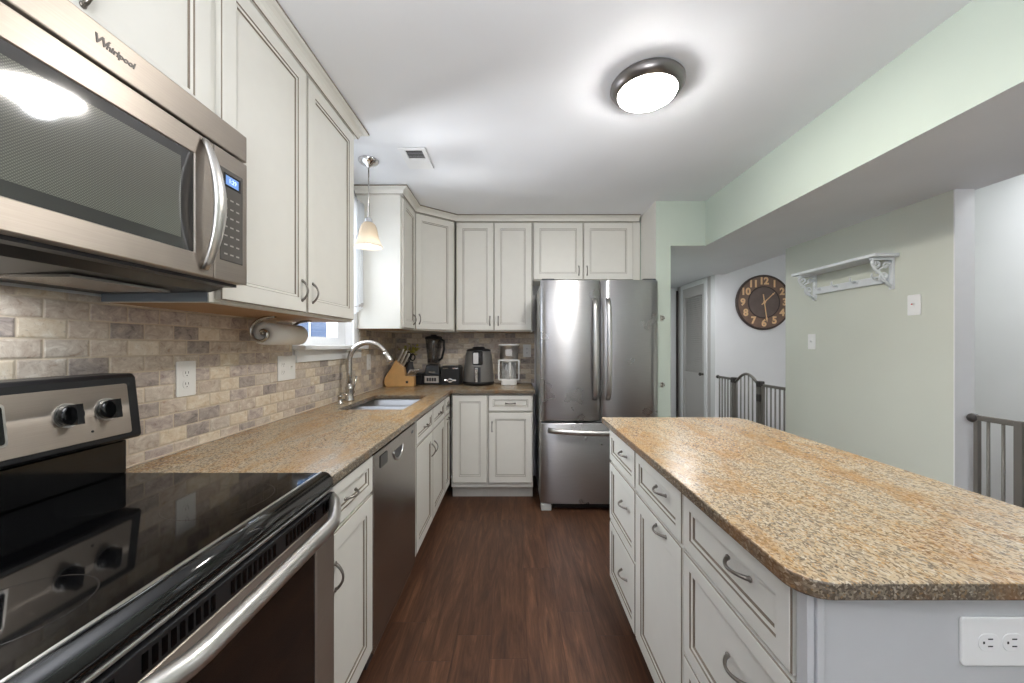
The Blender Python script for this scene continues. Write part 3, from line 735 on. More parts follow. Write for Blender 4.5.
T.part('display', MB().box(MX, MX+.0018, .968, 1.028, 1.698, 1.732), M['blackgloss'], cpn)
T.part('display_screen', MB().box(MX, MX+.0022, .975, 1.020, 1.703, 1.727), M['lcd'], cpn)
T.part('display_digits', text_mb('1:29', .016, frame((MX+.0025, .998, 1.715), (1, 0, 0)), .0002), M['lcddigit'], cpn)
for r in range(7):
    for c_ in range(3): T.part('key', MB().box(MX+.001, MX+.0016, .970+c_*.021, .981+c_*.021, 1.520+r*.024, 1.5235+r*.024), M['keymark'], cpn)
lg = text_mb('W', .0235, frame((MX+.0005, .6805, 1.8365), (1, 0, 0)), .0006, .3, offset=.0006)
l2 = text_mb('hirlpool', .0165, frame((MX+.0005, .7155, 1.834), (1, 0, 0)), .0006, .3, offset=.0005)
o_ = len(lg.v); lg.v += l2.v; lg.f += [[i+o_ for i in f] for f in l2.f]; lg.mi += l2.mi; lg.sm += l2.sm
lg.tube([Vector((MX+.0015, .7005+.011*math.cos(a_), 1.829+.010*math.sin(a_))) for a_ in [i*2*PI/24*.8+1.3 for i in range(25)]], [.0004+.0007*math.sin(PI*i/24) for i in range(25)], 6)
T.part('logo', lg, M['logo'])
un = MB().prism([(XW+.01, 1.4265), (MX-.10, 1.432), (MX-.045, 1.4505), (MX-.045, 1.4515), (XW+.01, 1.4515)], 1, MY0+.004, MY1-.004)
T.part('underside', un, M['black'])
for y_ in (.40, .76): T.part('grease_filter', MB().box(-1.06, -.90, y_, y_+.22, 1.422, 1.428), M['steel'])
T.part('task_light', MB().lathe([(.02, 1.424), (.02, 1.428)], (-1.105, .46, 0), n=16), M['led'], label='blue lit lamp under the microwave')

# ------------------------------------------------------------------ dishwasher
T = Thing('dishwasher', 'stainless dishwasher with pocket handle under the left worktop', 'dishwasher', (-.8, 1.715, 0))
DY0, DY1 = 1.412, 2.020
T.part('body', MB().box(-1.15, -.556, DY0, DY1, .06, .875), M['darkgrey'])
dd = T.part('door', MB().box(-.556, -.530, DY0+.003, DY1-.003, .115, .868), M['steel_dw'], bevel=.005)
pk = MB()
for i in range(12): pass
pk = MB(frame((-.5305, 1.715, .795), (1, 0, 0)))
out_ = [(.066*math.cos(a), .045*math.sin(a)) for a in [PI+i*PI/14 for i in range(15)]]
pk.prism([(p[0], p[1]+.02) for p in out_], 2, 0, .0016)
T.part('handle_pocket', pk, M['darkgrey'], dd)
pk = MB(frame((-.5305, 1.715, .795), (1, 0, 0)))
pk.tube([(.068*math.cos(a), .047*math.sin(a)+.02, .002) for a in [PI+i*PI/18 for i in range(19)]], .0045, 8)
T.part('handle_lip', pk, M['bright'], dd)
T.part('vent_badge', MB(frame((-.5305, 1.955, .832), (1, 0, 0))).prism(rrect(-.02, .02, -.007, .007, (.003,)*4, 3), 2, 0, .001), M['darkgrey'], dd)
T.part('toe_panel', MB().box(-.66, -.60, DY0, DY1, .0, .108), M['black'])
m_ = MB(frame((-.5295, 1.525, .820), (1, 0, 0))).prism(rrect(-.042, .042, -.024, .024, (.004,)*4, 3), 2, 0, .002)
tag(m_.build('magnet', M['blackgloss'], None, None), 'small dark rectangular magnet stuck on the dishwasher door', 'magnet')

# ------------------------------------------------------------------ refrigerator
FX0, FX1, FYd = .205, 1.115, 2.883
T = Thing('refrigerator', 'tall stainless french door refrigerator with bottom freezer', 'refrigerator', (.66, 3.2, 0))
T.part('body', MB().box(FX0+.004, FX1-.004, FYd+.075, 3.62, .03, 1.765), M['fridgeside'], bevel=.004)
xm = (FX0+FX1)/2+.012
def fdoor(x0, x1, z0, z1, bow=.010):
    mb = MB(); pts = []; N = 14
    for i in range(N+1):
        t = i/N; u = 2*t-1
        d = bow*(1-u*u); edge = .016*max(0, (abs(u)-.93)/.07)**2
        pts.append((x0+(x1-x0)*t, FYd+bow-d+edge))
    pts += [(x1, FYd+.07), (x0, FYd+.07)]
    mb.prism(pts, 2, z0, z1, smooth=True); return mb
ld = T.part('door', fdoor(FX0, xm-.003, .700, 1.785), M['steel_fridge'], bevel=.004)
rd = T.part('door', fdoor(xm+.003, FX1, .700, 1.785), M['steel_fridge'], bevel=.004)
fd = T.part('freezer_drawer', fdoor(FX0, FX1, .060, .682, .012), M['steel_fridge'], bevel=.004)
def fhandle(x):
    mb = MB(); pts = []
    for i in range(17):
        t = i/16; pts.append((x, FYd-.012-.040*math.sin(PI*t)**.55 if 0 < t < 1 else FYd+.004, .865+(1.640-.865)*t))
    mb.tube(pts, .0185, 8, flat=.55, up=(0, 1, 0)); return mb
for d_, x in ((ld, xm-.052), (rd, xm+.052)): T.part('handle', fhandle(x), M['bright'], d_)
pts = [(FX0+.06+(FX1-FX0-.12)*i/16, FYd-.008-.045*math.sin(PI*i/16)**.55 if 0 < i < 16 else FYd+.006, .628-.012*math.sin(PI*i/16)) for i in range(17)]
T.part('handle', MB().tube(pts, .020, 8, flat=.6, up=(0, 1, 0)), M['bright'], fd)
T.part('hinge_cover', MB().box(FX0+.01, FX0+.11, FYd+.03, FYd+.14, 1.7652, 1.80).box(FX1-.11, FX1-.01, FYd+.03, FYd+.14, 1.7652, 1.80), M['darkgrey'], bevel=.006)
T.part('kick_grille', MB().box(FX0+.10, FX1-.10, FYd+.05, FYd+.09, .012, .055), M['black'])
for x in (FX0+.005, FX1-.085): T.part('foot', MB().box(x, x+.08, FYd+.02, FYd+.10, 0, .052), M['fridgeside'], bevel=.006)
T.part('logo', text_mb('Whirlpool', .022, frame((.955, FYd+.0055, 1.702), (0, -1, 0)), .0006, .2), M['bright'], rd)

# ------------------------------------------------------------------ worktop appliances
Z = .914
# knife block
T = Thing('knife_block', 'light maple knife block in the corner by the sink', 'knife block', (-1.02, 3.37, Z))
kb = [(-1.135, Z+.0005), (-.892, Z+.0005), (-.892, 1.002), (-.972, 1.012), (-.985, 1.085), (-1.052, 1.152), (-1.148, .990), (-1.150, .945)]
KM = Matrix.Translation((-1.02, 3.37, 0)) @ Matrix.Rotation(.12, 4, 'Z') @ Matrix.Translation((1.02, -3.37, 0))
T.part('block', MB(KM).prism(kb, 1, 3.315, 3.425), M['block'], bevel=.005)
T.part('emblem', MB(KM).box(-.965, -.945, 3.3135, 3.3155, .945, .965), M['slot'])
def knife(name, label, base, d, L, r, mats, group, n_riv=2):
    d = Vector(d).normalized(); base = KM @ Vector(base)
    K = Thing(name, label, 'knife', base, group)
    K.part('handle', MB().tube([base+d*.0, base+d*.012, base+d*(L*.5), base+d*(L*.85), base+d*L], [r*.8, r, r*.9, r*1.1, r*.8], 10, flat=1.3), mats)
    K.part('bolster', MB().tube([base-d*.008, base+d*.004], r*1.05, 10), M['chrome'])
    return K
DK = (.45, -.05, .89)
for i, (y, dx, L, wh) in enumerate(((3.345, 0, .125, 'nearest the front of the maple block'), (3.365, .021, .128, 'in the middle of the upper row of the maple block'), (3.388, .042, .125, 'at the back of the upper row of the maple block'))):
    knife('kitchen_knife', 'steel handled kitchen knife '+wh, (-1.040+dx, y, 1.138-dx*.95), DK, L, .0085, M['bright'], 'kitchen knives in the block')
DS = (.78, -.05, .62)
for i in range(5):
    knife('steak_knife', 'small steel handled steak knife in the lower row of the maple block', (-.962+.015*i, 3.330+i*.018, 1.006), (.55, -.05, .83), .072, .0064, M['nickel'], 'steak knives in the block')
S = Thing('scissors', 'black handled kitchen scissors in the maple knife block', 'scissors', (-.995, 3.37, 1.10))
sb = MB(); b0 = KM @ Vector((-.988, 3.40, 1.085))
for s_ in (-1, 1):
    cc = b0+Vector((.052+.020*s_, 0, .098-.010*s_))
    sb = MB().tube([cc+Vector((.022*math.cos(a), 0, .028*math.sin(a))) for a in [i*2*PI/16 for i in range(17)]], .006, 8).tube([b0, b0+(cc-b0)*.65], .006, 8)
    S.part('handle', sb, M['black'])
# sprig vase
T = Thing('sprig_vase', 'dark vase of yellow green sprigs behind the knife block', 'vase', (-.995, 3.56, Z))
T.part('vase', MB().lathe([(.035, Z+.0005), (.05, Z+.05), (.052, Z+.12), (.036, Z+.19), (.04, Z+.21), (.034, Z+.205)], (-.995, 3.56, 0), n=20), M['darkgrey'])
lf = MB(); st = MB()
for i in range(15):
    a = random.uniform(-1.2, 1.2); L = random.uniform(.10, .15); b0 = Vector((-.995, 3.56, Z+.20))
    tp = b0+Vector((.085*math.sin(a), random.uniform(-.03, .03), L+.03*math.cos(a)))
    st.tube([b0, (b0+tp)/2+Vector((0, 0, .02)), tp], .0018, 5)
    for k in range(4):
        q = b0+(tp-b0)*(.62+.12*k); dv = Vector((random.uniform(-1, 1), random.uniform(-1, 1), random.uniform(-.2, .8))).normalized()*.034
        sd = dv.cross(Vector((.3, .5, 1))).normalized()*.013
        lf.add([q, q+dv*.5+sd, q+dv, q+dv*.5-sd], [(0, 1, 2, 3)])
T.part('stem', st, M['iron']); o = T.part('leaves', lf, M['leaf']); o.modifiers.new('thick', 'SOLIDIFY').thickness = .001
# black canister box
T = Thing('storage_box', 'low black box standing between the knife block and the blender', 'box', (-.895+.0, 3.55, Z))
T.part('box_body', MB().box(-.922, -.857, 3.50, 3.62, Z+.0005, Z+.085), M['black'], bevel=.006)
T.part('box_lid', MB().box(-.925, -.854, 3.496, 3.624, Z+.086, Z+.108), M['black'], bevel=.006)
# blender
bx, by = -.765, 3.57
T = Thing('blender', 'black countertop blender with tall smoked jar', 'blender', (bx, by, Z))
def frustum(mb, cx_, cy_, w0, d0, w1, d1, z0, z1):
    vs = [(cx_+sx*w/2, cy_+sy*d/2, z) for (w, d, z) in ((w0, d0, z0), (w1, d1, z1)) for sx, sy in ((-1,-1),(1,-1),(1,1),(-1,1))]
    return mb.add(vs, [(3,2,1,0),(4,5,6,7),(0,1,5,4),(1,2,6,5),(2,3,7,6),(3,0,4,7)])
T.part('motor_base', frustum(frustum(MB(), bx, by, .175, .18, .165, .17, Z+.001, Z+.09), bx, by, .150, .15, .115, .12, Z+.09, Z+.185), M['black'], bevel=.008)
cpn = T.part('control_panel', MB().box(bx-.066, bx+.066, by-.092, by-.084, Z+.018, Z+.082), M['bright'], bevel=.003)
kb_ = MB()
for i in range(4): kb_.box(bx-.045+i*.023, bx-.027+i*.023, by-.0945, by-.0915, Z+.034, Z+.066)
T.part('buttons', kb_, M['darkgrey'], cpn)
T.part('badge', MB().box(bx-.03, bx+.03, by-.079, by-.071, Z+.112, Z+.122), M['nickel'])
jp = [(.048, Z+.186), (.055, Z+.20), (.075, Z+.40), (.077, Z+.425), (.074, Z+.425), (.072, Z+.40), (.052, Z+.205), (.001, Z+.203)]
T.part('jar', MB().lathe(jp, (bx, by, 0), n=24), M['jar'])
T.part('blade_column', MB().lathe([(.022, Z+.205), (.018, Z+.25), (.008, Z+.27), (.006, Z+.40)], (bx, by, 0), n=12), M['darkgrey'])
T.part('lid', MB().lathe([(.079, Z+.424), (.081, Z+.43), (.081, Z+.448), (.06, Z+.455), (.03, Z+.458), (.03, Z+.468)], (bx, by, 0), n=24), M['black'])
T.part('handle', MB().tube([(bx+.06, by-.03, Z+.436), (bx+.105, by-.045, Z+.41), (bx+.108, by-.045, Z+.33), (bx+.085, by-.04, Z+.245), (bx+.055, by-.03, Z+.225)], .011, 10), M['black'])
# toaster
tx, ty = -.588, 3.56
T = Thing('toaster', 'small black toaster with chrome lever beside the blender', 'toaster', (tx, ty, Z))
T.part('shell', MB().prism(rrect(-.088+tx, .088+tx, Z+.004, Z+.178, (.012, .012, .03, .03), 5), 1, ty-.10, ty+.11), M['black'], bevel=.006)
T.part('base', MB().box(tx-.085, tx+.085, ty-.095, ty+.105, Z+.0005, Z+.005), M['darkgrey'])
T.part('slot', MB().box(tx-.055, tx-.015, ty-.075, ty+.085, Z+.1775, Z+.1795).box(tx+.015, tx+.055, ty-.075, ty+.085, Z+.1775, Z+.1795), M['nickel'])
T.part('top_trim', MB().box(tx-.068, tx-.02, ty-.1015, ty-.098, Z+.150, Z+.160).box(tx+.02, tx+.068, ty-.1015, ty-.098, Z+.150, Z+.160), M['chrome'])
T.part('lever', MB().box(tx-.055, tx+.055, ty-.118, ty-.10, Z+.036, Z+.052).lathe([(.022, -.006), (.022, .012), (.012, .016)], (tx, ty-.112, Z+.044), 'y', 16), M['chrome'], bevel=.003)
# air fryer
ax, ay = -.332, 3.52
T = Thing('air_fryer', 'grey air fryer with tapered body and chrome basket handle', 'air fryer', (ax, ay, Z))
ap = [(.120, Z+.001), (.140, Z+.012), (.143, Z+.03), (.141, Z+.09), (.131, Z+.20), (.122, Z+.28), (.112, Z+.315)]
T.part('body', MB().lathe([(p[0], p[1]) for p in ap], (ax, ay, 0), n=36), M['gunmetal'])
T.part('base_ring', MB().lathe([(.130, Z+.0008), (.146, Z+.008), (.147, Z+.028), (.143, Z+.034)], (ax, ay, 0), n=36), M['black'])
T.part('lid', MB().lathe([(.115, Z+.312), (.112, Z+.325), (.09, Z+.335), (.06, Z+.338), (.055, Z+.352), (.0001, Z+.354)], (ax, ay, 0), n=30), M['black'])
T.part('control_panel', MB().prism(rrect(ax-.042, ax+.050, Z+.188, Z+.312, (.015,)*4, 4), 1, ay-.138, ay-.118), M['blackgloss'], bevel=.003)
T.part('panel_screen', MB().prism(rrect(ax-.036, ax+.010, Z+.20, Z+.30, (.006,)*4, 3), 1, ay-.1395, ay-.1375), M['bright'])
bs = T.part('basket', MB().box(ax-.028, ax+.032, ay-.150, ay-.125, Z+.028, Z+.172), M['darkgrey'], bevel=.006)
T.part('handle', MB().box(ax-.020, ax+.008, ay-.175, ay-.149, Z+.035, Z+.165), M['chrome'], bs, .006)
# coffee maker
fx_, fy_ = -.048, 3.54
T = Thing('coffee_maker', 'white and silver drip coffee maker beside the refrigerator', 'coffee maker', (fx_, fy_, Z))
T.part('base', MB().prism(rrect(fx_-.072, fx_+.072, fy_-.09, fy_+.09, (.02,)*4, 4), 2, Z+.001, Z+.045), M['whiteplastic'], bevel=.005)
T.part('rear_column', MB().box(fx_-.07, fx_+.07, fy_+.035, fy_+.09, Z+.045, Z+.235), M['whiteplastic'], bevel=.006)
hd = T.part('brew_head', MB().lathe([(.082, Z+.232), (.086, Z+.24), (.086, Z+.355), (.097, Z+.362), (.098, Z+.374), (.09, Z+.377)], (fx_, fy_, 0), n=28), M['bright'], label='silver brew head')
T.part('brew_head_lid', MB().lathe([(.098, Z+.3635), (.099, Z+.374), (.09, Z+.3785), (.0001, Z+.380)], (fx_, fy_, 0), n=28), M['whiteplastic'])
T.part('display', MB().prism(rrect(fx_-.030, fx_+.030, Z+.27, Z+.33, (.008,)*4, 3), 1, fy_-.093, fy_-.080), M['nickel'])
T.part('carafe', MB().lathe([(.055, Z+.0455), (.068, Z+.055), (.074, Z+.10), (.070, Z+.16), (.056, Z+.195), (.056, Z+.205)], (fx_, fy_-.02, 0), n=24), M['carafe'])
T.part('carafe_lid', MB().lathe([(.057, Z+.206), (.057, Z+.222), (.03, Z+.228)], (fx_, fy_-.02, 0), n=24), M['whiteplastic'])
fr = MB()
fp = [(-.092, .05), (.092, .05), (.092, .228), (-.092, .228), (-.092, .05)]
for i in range(4): fr.bar((fx_+fp[i][0], fy_-.075, Z+fp[i][1]), (fx_+fp[i+1][0], fy_-.075, Z+fp[i+1][1]), .022, .014)
T.part('front_frame', fr, M['whiteplastic'], bevel=.003)
T.part('carafe_handle', MB().tube([(fx_+.01, fy_-.075, Z+.20), (fx_+.012, fy_-.115, Z+.20), (fx_+.012, fy_-.12, Z+.15), (fx_+.012, fy_-.115, Z+.075), (fx_+.012, fy_-.085, Z+.065)], .010, 10), M['whiteplastic'])

# ------------------------------------------------------------------ paper towel holder
T = Thing('paper_towel_holder', 'scrolled nickel paper towel holder under the tall wall cabinet', 'paper towel holder', (-1.04, 1.69, 1.33))
rx, rz = -1.045, 1.332
for y in (1.555, 1.828):
    mb = MB(); pts = [(rx+.055, y, 1.4035), (rx+.03, y, 1.400), (rx-.005, y, 1.392), (rx-.035, y, 1.370), (rx-.045, y, 1.340), (rx-.035, y, 1.312), (rx-.008, y, 1.300), (rx+.018, y, 1.312), (rx+.022, y, 1.335), (rx+.006, y, 1.346), (rx-.006, y, 1.336)]
    cv = []
    for i in range(len(pts)-1):
        a, b = Vector(pts[i]), Vector(pts[i+1]); p0 = Vector(pts[max(i-1, 0)]); p3 = Vector(pts[min(i+2, len(pts)-1)])
        for k in range(5):
            t = k/5; cv.append(.5*((2*a)+(b-p0)*t+(2*p0-5*a+4*b-p3)*t*t+(3*a-p0-3*b+p3)*t**3))
    mb.tube(cv, .0065, 8, flat=1.4, up=(0, 1, 0)); T.part('bracket', mb, M['nickel'])
T.part('rod', MB().tube([(rx, 1.55, rz), (rx, 1.833, rz)], .006, 10), M['nickel'])
R2 = MB().lathe([(.019, 1.565), (.047, 1.565), (.047, 1.818), (.019, 1.818), (.019, 1.565)], (rx, 0, rz), 'y', 28, caps=False)
tag(R2.build('paper_towel_roll', M['paper'], None, None), 'white paper towel roll hanging under the tall wall cabinet', 'paper towel')

# ------------------------------------------------------------------ outlets and switches
def outlet(Mx, label, w_=.078, h_=.124, gang=1, horiz=False, group='wall outlets', kind='outlet'):
    O_ = Mx @ Vector((0, 0, 0))
    T = Thing('wall_switch' if kind == 'switch' else 'electrical_outlet', label, 'switch' if kind == 'switch' else 'outlet', O_, group)
    W2, H2 = (h_, w_) if horiz else (w_*gang*(.94 if gang > 1 else 1), h_)
    T.part('cover_plate', MB(Mx).prism(rrect(-W2/2, W2/2, -H2/2, H2/2, (.005,)*4, 3), 2, .0005, .005), M['whiteplastic'], bevel=.0015)
    for g_ in range(gang):
        ox = (g_-(gang-1)/2)*.046*1.4 if gang > 1 else 0
        if kind == 'switch' or (gang == 2 and g_ == 1):
            T.part('toggle', MB(Mx).box(ox-.005, ox+.005, -.012, .012, .005, .0065).box(ox-.0035, ox+.0035, 0, .009, .0065, .016), M['whiteplastic'])
            continue
        for s_ in (-1, 1):
            c = (s_*.0195, 0) if horiz else (ox, s_*.0195)
            rec = T.part('receptacle', MB(Mx @ Matrix.Translation((c[0], c[1], 0))).prism(rrect(-.0165, .0165, -.0142, .0142, (.011,)*4, 5), 2, .005, .0064), M['whiteplastic'], bevel=.0008)
            sl = MB(Mx @ Matrix.Translation((c[0], c[1], 0)))
            if horiz: sl.box(-.002, .006, .0048, .0068, .0062, .0066).box(-.002, .006, -.0068, -.0048, .0062, .0066).box(-.010, -.007, -.002, .002, .0062, .0066)
            else: sl.box(-.0068, -.0048, -.002, .006, .0062, .0066).box(.0048, .0068, -.002, .006, .0062, .0066).box(-.002, .002, -.010, -.007, .0062, .0066)
            T.part('socket_slots', sl, M['slot'], rec)
    return T
outlet(frame((XW, 1.329, 1.165), (1,0,0)), 'white outlet on the tile just past the range')
outlet(frame((XW, 1.918, 1.167), (1,0,0)), 'wide white outlet and switch plate on the tile below the paper towel roll', gang=2)
outlet(frame((XW, 3.0, 1.148), (1,0,0)), 'white outlet on the tile behind the faucet spout')
outlet(frame((.128, YB, 1.228), (0,-1,0)), 'white outlet on the back tile beside the refrigerator')
outlet(frame((.787, .612, .803), (0,-1,0)), 'white sideways outlet on the greyed island end panel', horiz=True)
T = outlet(frame((XG0, 2.106, 1.509), (-1,0,0)), 'white switch plate with a red light on the sage wall right of the shelf', .070, .115, kind='switch', group='switch plates on the sage wall')
T.part('indicator', MB(frame((XG0, 2.106, 1.509), (-1,0,0))).lathe([(.004, .016), (.004, .018)], (0, .004, 0), n=10), M['red'])
outlet(frame((XG0, 2.83, 1.309), (-1,0,0)), 'white light switch on the sage wall below the shelf', .070, .115, kind='switch', group='switch plates on the sage wall')

# ------------------------------------------------------------------ pendant, ceiling lamp, vent
px_, py_ = -.91, 2.347
T = Thing('pendant_lamp', 'small pendant lamp with frosted bell shade over the sink', 'lamp', (px_, py_, 2.44))
T.part('ceiling_canopy', MB().lathe([(.062, 2.4395), (.062, 2.432), (.05, 2.418), (.02, 2.405), (.008, 2.395)], (px_, py_, 0)), M['chrome'])
T.part('rod', MB().lathe([(.0042, 2.40), (.0042, 2.07)], (px_, py_, 0), n=10), M['nickel'])
T.part('socket_cap', MB().lathe([(.006, 2.085), (.022, 2.072), (.024, 2.045), (.030, 2.040)], (px_, py_, 0), n=20), M['chrome'])
sp = [(.026, 2.050), (.040, 2.038), (.050, 2.015), (.056, 1.985), (.062, 1.955), (.073, 1.925), (.083, 1.906), (.086, 1.896), (.083, 1.896), (.070, 1.925), (.059, 1.955), (.053, 1.985), (.047, 2.013), (.037, 2.034), (.024, 2.046)]
T.part('lamp_shade', MB().lathe(sp, (px_, py_, 0), n=32, caps=False), M['shade'])
T.part('bulb', MB().sphere((px_, py_, 1.935), .027, 16).lathe([(.013, 1.955), (.013, 2.04)], (px_, py_, 0), n=12), M['bulb'])
lx, ly = .587, 1.655
T = Thing('ceiling_lamp', 'round flush ceiling lamp with pewter ring and lit glass', 'lamp', (lx, ly, 2.44))
T.part('lamp_ring', MB().lathe([(.150, 2.4395), (.157, 2.430), (.157, 2.420), (.146, 2.402), (.132, 2.392), (.126, 2.390), (.124, 2.396)], (lx, ly, 0), n=48), M['pewter'])
T.part('diffuser', MB().lathe([(.1245, 2.394), (.120, 2.384), (.095, 2.371), (.06, 2.364), (.0001, 2.361)], (lx, ly, 0), n=48, caps=False), M['lampglass'])
T = Thing('ceiling_vent', 'white rectangular air vent in the ceiling beside the pendant lamp', 'vent', (-.60, 2.32, 2.44))
T.part('vent_frame', MB().grid([-.682, -.645, -.545, -.522], [2.19, 2.213, 2.318, 2.445], lambda i, j: not (i == 1 and j == 1), 2.431, 2.4395), M['trim'], bevel=.002)
lv = MB()
for i in range(6):
    y = 2.216+i*.0172
    lv.add([(-.645, y, 2.4335), (-.545, y, 2.4335), (-.545, y+.012, 2.4385), (-.645, y+.012, 2.4385), (-.645, y, 2.4325), (-.545, y, 2.4325), (-.545, y+.013, 2.4385), (-.645, y+.013, 2.4385)], [(0,1,2,3), (7,6,5,4), (0,4,5,1), (3,2,6,7)])
T.part('louver', lv, M['trim']); T.part('duct_opening', MB().box(-.645, -.545, 2.213, 2.318, 2.4385, 2.4395), M['darkgrey'])

# ------------------------------------------------------------------ curtain
T = Thing('curtain', 'white sheer curtain gathered at the side of the sink window', 'curtain', (-1.12, 2.68, 1.46))
def cloth(y0, y1, z0, z1, x, amp, k, fn):
    mb = MB(); nu, nv = 40, 16; vs = []; fs = []
    for i in range(nu+1):
        for j in range(nv+1):
            u, v = i/nu, j/nv; z_ = z0+(z1-z0)*v; zz = z_ + fn(u)*(1-v)
            vs.append((x+amp*math.sin(u*k*2*PI)*(1.2-.4*v), y0+(y1-y0)*u, zz))
    for i in range(nu):
        for j in range(nv): a = i*(nv+1)+j; fs.append((a, a+nv+1, a+nv+2, a+1))
    mb.add(vs, fs, None, True); return mb
o = T.part('panel', cloth(2.60, 2.756, 1.50, 2.29, -1.11, .012, 4, lambda u: .06*u), M['curtain'])
o = T.part('valance', cloth(2.00, 2.756, 2.0, 2.31, -1.10, .010, 14, lambda u: .05*math.sin(u*PI*3)), M['curtain'])
T.part('hem_band', cloth(2.60, 2.756, 1.545, 1.556, -1.107, .012, 4, lambda u: .057*u), M['greytrim'])
T.part('rod', MB().tube([(-1.11, 1.997, 2.30), (-1.11, 2.762, 2.30)], .007, 10), M['nickel'])

# ------------------------------------------------------------------ clock
T = Thing('wall_clock', 'large round bronze wall clock with gold numerals on the white stairwell wall', 'clock', (2.807, 4.235, 1.764))
CM = frame((2.807, 4.2345, 1.764), (0, -1, 0))
T.part('face', MB(CM).lathe([(.296, .0), (.296, .022)], n=64), M['clockface'])
T.part('rim', MB(CM).lathe([(.288, .022), (.292, .030), (.305, .030), (.309, .022), (.309, 0), (.288, 0)], n=64, caps=False), M['clockrim'])
T.part('inner_dial', MB(CM).lathe([(.172, .022), (.172, .0245)], n=48), M['dial'])
T.part('dial_ring', MB(CM).lathe([(.168, .0225), (.170, .028), (.180, .028), (.182, .0225)], n=48, caps=False), M['clockrim'])
for h_ in range(1, 13):
    a = PI/2-h_*PI/6
    T.part('numeral', text_mb(str(h_), .108, CM @ Matrix.Translation((.236*math.cos(a), .236*math.sin(a), .0235)), .002, offset=.0045), M['gold'])
def hand(a, L, wd, tail):
    c, s_ = math.cos(a), math.sin(a)
    def q(x, y): return (c*x-s_*y, s_*x+c*y)
    return MB(CM).prism([q(-tail, -wd), (q(L*.75, -wd*.8)), q(L*.8, -wd*1.7), q(L, 0), q(L*.8, wd*1.7), q(L*.75, wd*.8), q(-tail, wd)], 2, .030, .033)
T.part('hour_hand', hand(PI/2-math.radians(47), .165, .006, .04), M['gold'])
T.part('minute_hand', hand(PI/2-math.radians(172), .225, .006, .09), M['gold'])
T.part('hub', MB(CM).lathe([(.014, .029), (.014, .037)], n=16), M['gold'])

# ------------------------------------------------------------------ wall shelf with hooks
T = Thing('wall_shelf', 'distressed white wall shelf with scrolled brackets and hooks on the sage wall', 'shelf', (XG0, 2.52, 1.66))
T.part('board', MB().box(2.105, XG0-.001, 2.185, 2.85, 1.802, 1.822), M['shelfwhite'], bevel=.004)
T.part('hook_rail', MB().box(XG0-.018, XG0-.001, 2.235, 2.790, 1.658, 1.706), M['shelfwhite'], bevel=.004)
def spiral(c, r0, r1, a0, a1, n=18):
    return [(c[0]+(r0+(r1-r0)*i/n)*math.cos(a0+(a1-a0)*i/n), c[1], c[2]+(r0+(r1-r0)*i/n)*math.sin(a0+(a1-a0)*i/n)) for i in range(n+1)]
for y in (2.225, 2.795):
    mb = MB()
    mb.box(XG0-.016, XG0-.001, y-.011, y+.011, 1.615, 1.801); mb.box(2.118, XG0-.016, y-.011, y+.011, 1.788, 1.801)
    mb.tube(spiral((2.150, y, 1.765), .030, .006, PI*.6, PI*3.2), .007, 8)
    mb.tube(spiral((2.195, y, 1.690), .030, .006, -PI*.5, -PI*2.9), .007, 8)
    mb.tube([(2.122, y, 1.775), (2.140, y, 1.735), (2.170, y, 1.712), (2.185, y, 1.69), (2.20, y, 1.660), (XG0-.012, y, 1.628)], .008, 8)
    mb.tube(spiral((2.205, y, 1.755), .022, .005, 0, PI*2.3), .006, 8)
    mb.tube([(XG0-.014, y, 1.77), (2.17, y, 1.735), (2.15, y, 1.71)], .006, 8)
    T.part('bracket', mb, M['shelfwhite'])
for i in range(4):
    y = 2.30+i*.145
    T.part('hook', MB().lathe([(.012, 0), (.012, .004)], (XG0-.022, y, 1.69), 'x', 10).tube([(XG0-.020, y, 1.692), (XG0-.045, y, 1.690), (XG0-.058, y, 1.705), (XG0-.056, y, 1.722)], .005, 8), M['shelfwhite'])

# ------------------------------------------------------------------ safety gates
XGT = 2.285
T = Thing('safety_gate', 'grey metal safety gate at the doorway by the sage wall corner', 'gate', (XGT+.02, 1.5, 0), 'safety gates at the stairwell')
xg = 2.31
T.part('hinge_knob', MB().sphere((xg, 1.888-.003, .918), .024, 14).lathe([(.011, 0), (.011, .03)], (xg, 1.868, .918), 'y', 12), M['gatedark'])
T.part('rail', MB().bar((xg, 1.872, .922), (xg, 1.04, .922), .018, .026), M['gate'], bevel=.003)
T.part('rail', MB().bar((xg, 1.872, .07), (xg, 1.04, .07), .018, .026), M['gate'], bevel=.003)
T.part('post', MB().box(xg-.010, xg+.010, 1.860, 1.879, .02, .909), M['gate'], bevel=.002)
T.part('post', MB().box(xg-.014, xg+.014, 1.695, 1.725, .0, .935), M['gate'], bevel=.002)
T.part('post', MB().box(xg-.010, xg+.010, 1.035, 1.055, .0, .909), M['gate'], bevel=.002)
for i in range(13):
    y = 1.826-i*.056
    if abs(y-1.71) < .03 or y < 1.07: continue
    T.part('bar', MB().lathe([(.0065, .08), (.0065, .912)], (xg, y, 0), n=10), M['gate'])
T = Thing('safety_gate', 'arched grey metal safety gate under the round clock', 'gate', (2.28, 3.7, 0), 'safety gates at the stairwell')
xg = 2.282
T.part('rail', MB().bar((xg, 4.19, .930), (xg, 3.90, .930), .02, .024), M['gate'], bevel=.003)
T.part('hinge_knob', MB().sphere((xg, 4.195, .930), .02, 12), M['gatedark'])
ap_ = [(xg, 3.86-.37*i/16, .905+.095*math.sin(PI*i/16)) for i in range(17)]
T.part('arched_rail', MB().tube(ap_, .013, 8), M['gate'])
T.part('rail', MB().bar((xg, 3.43, .915), (xg, 3.125, .915), .02, .024), M['gate'], bevel=.003)
T.part('rail', MB().bar((xg, 4.19, .07), (xg, 3.125, .07), .02, .024), M['gate'], bevel=.003)
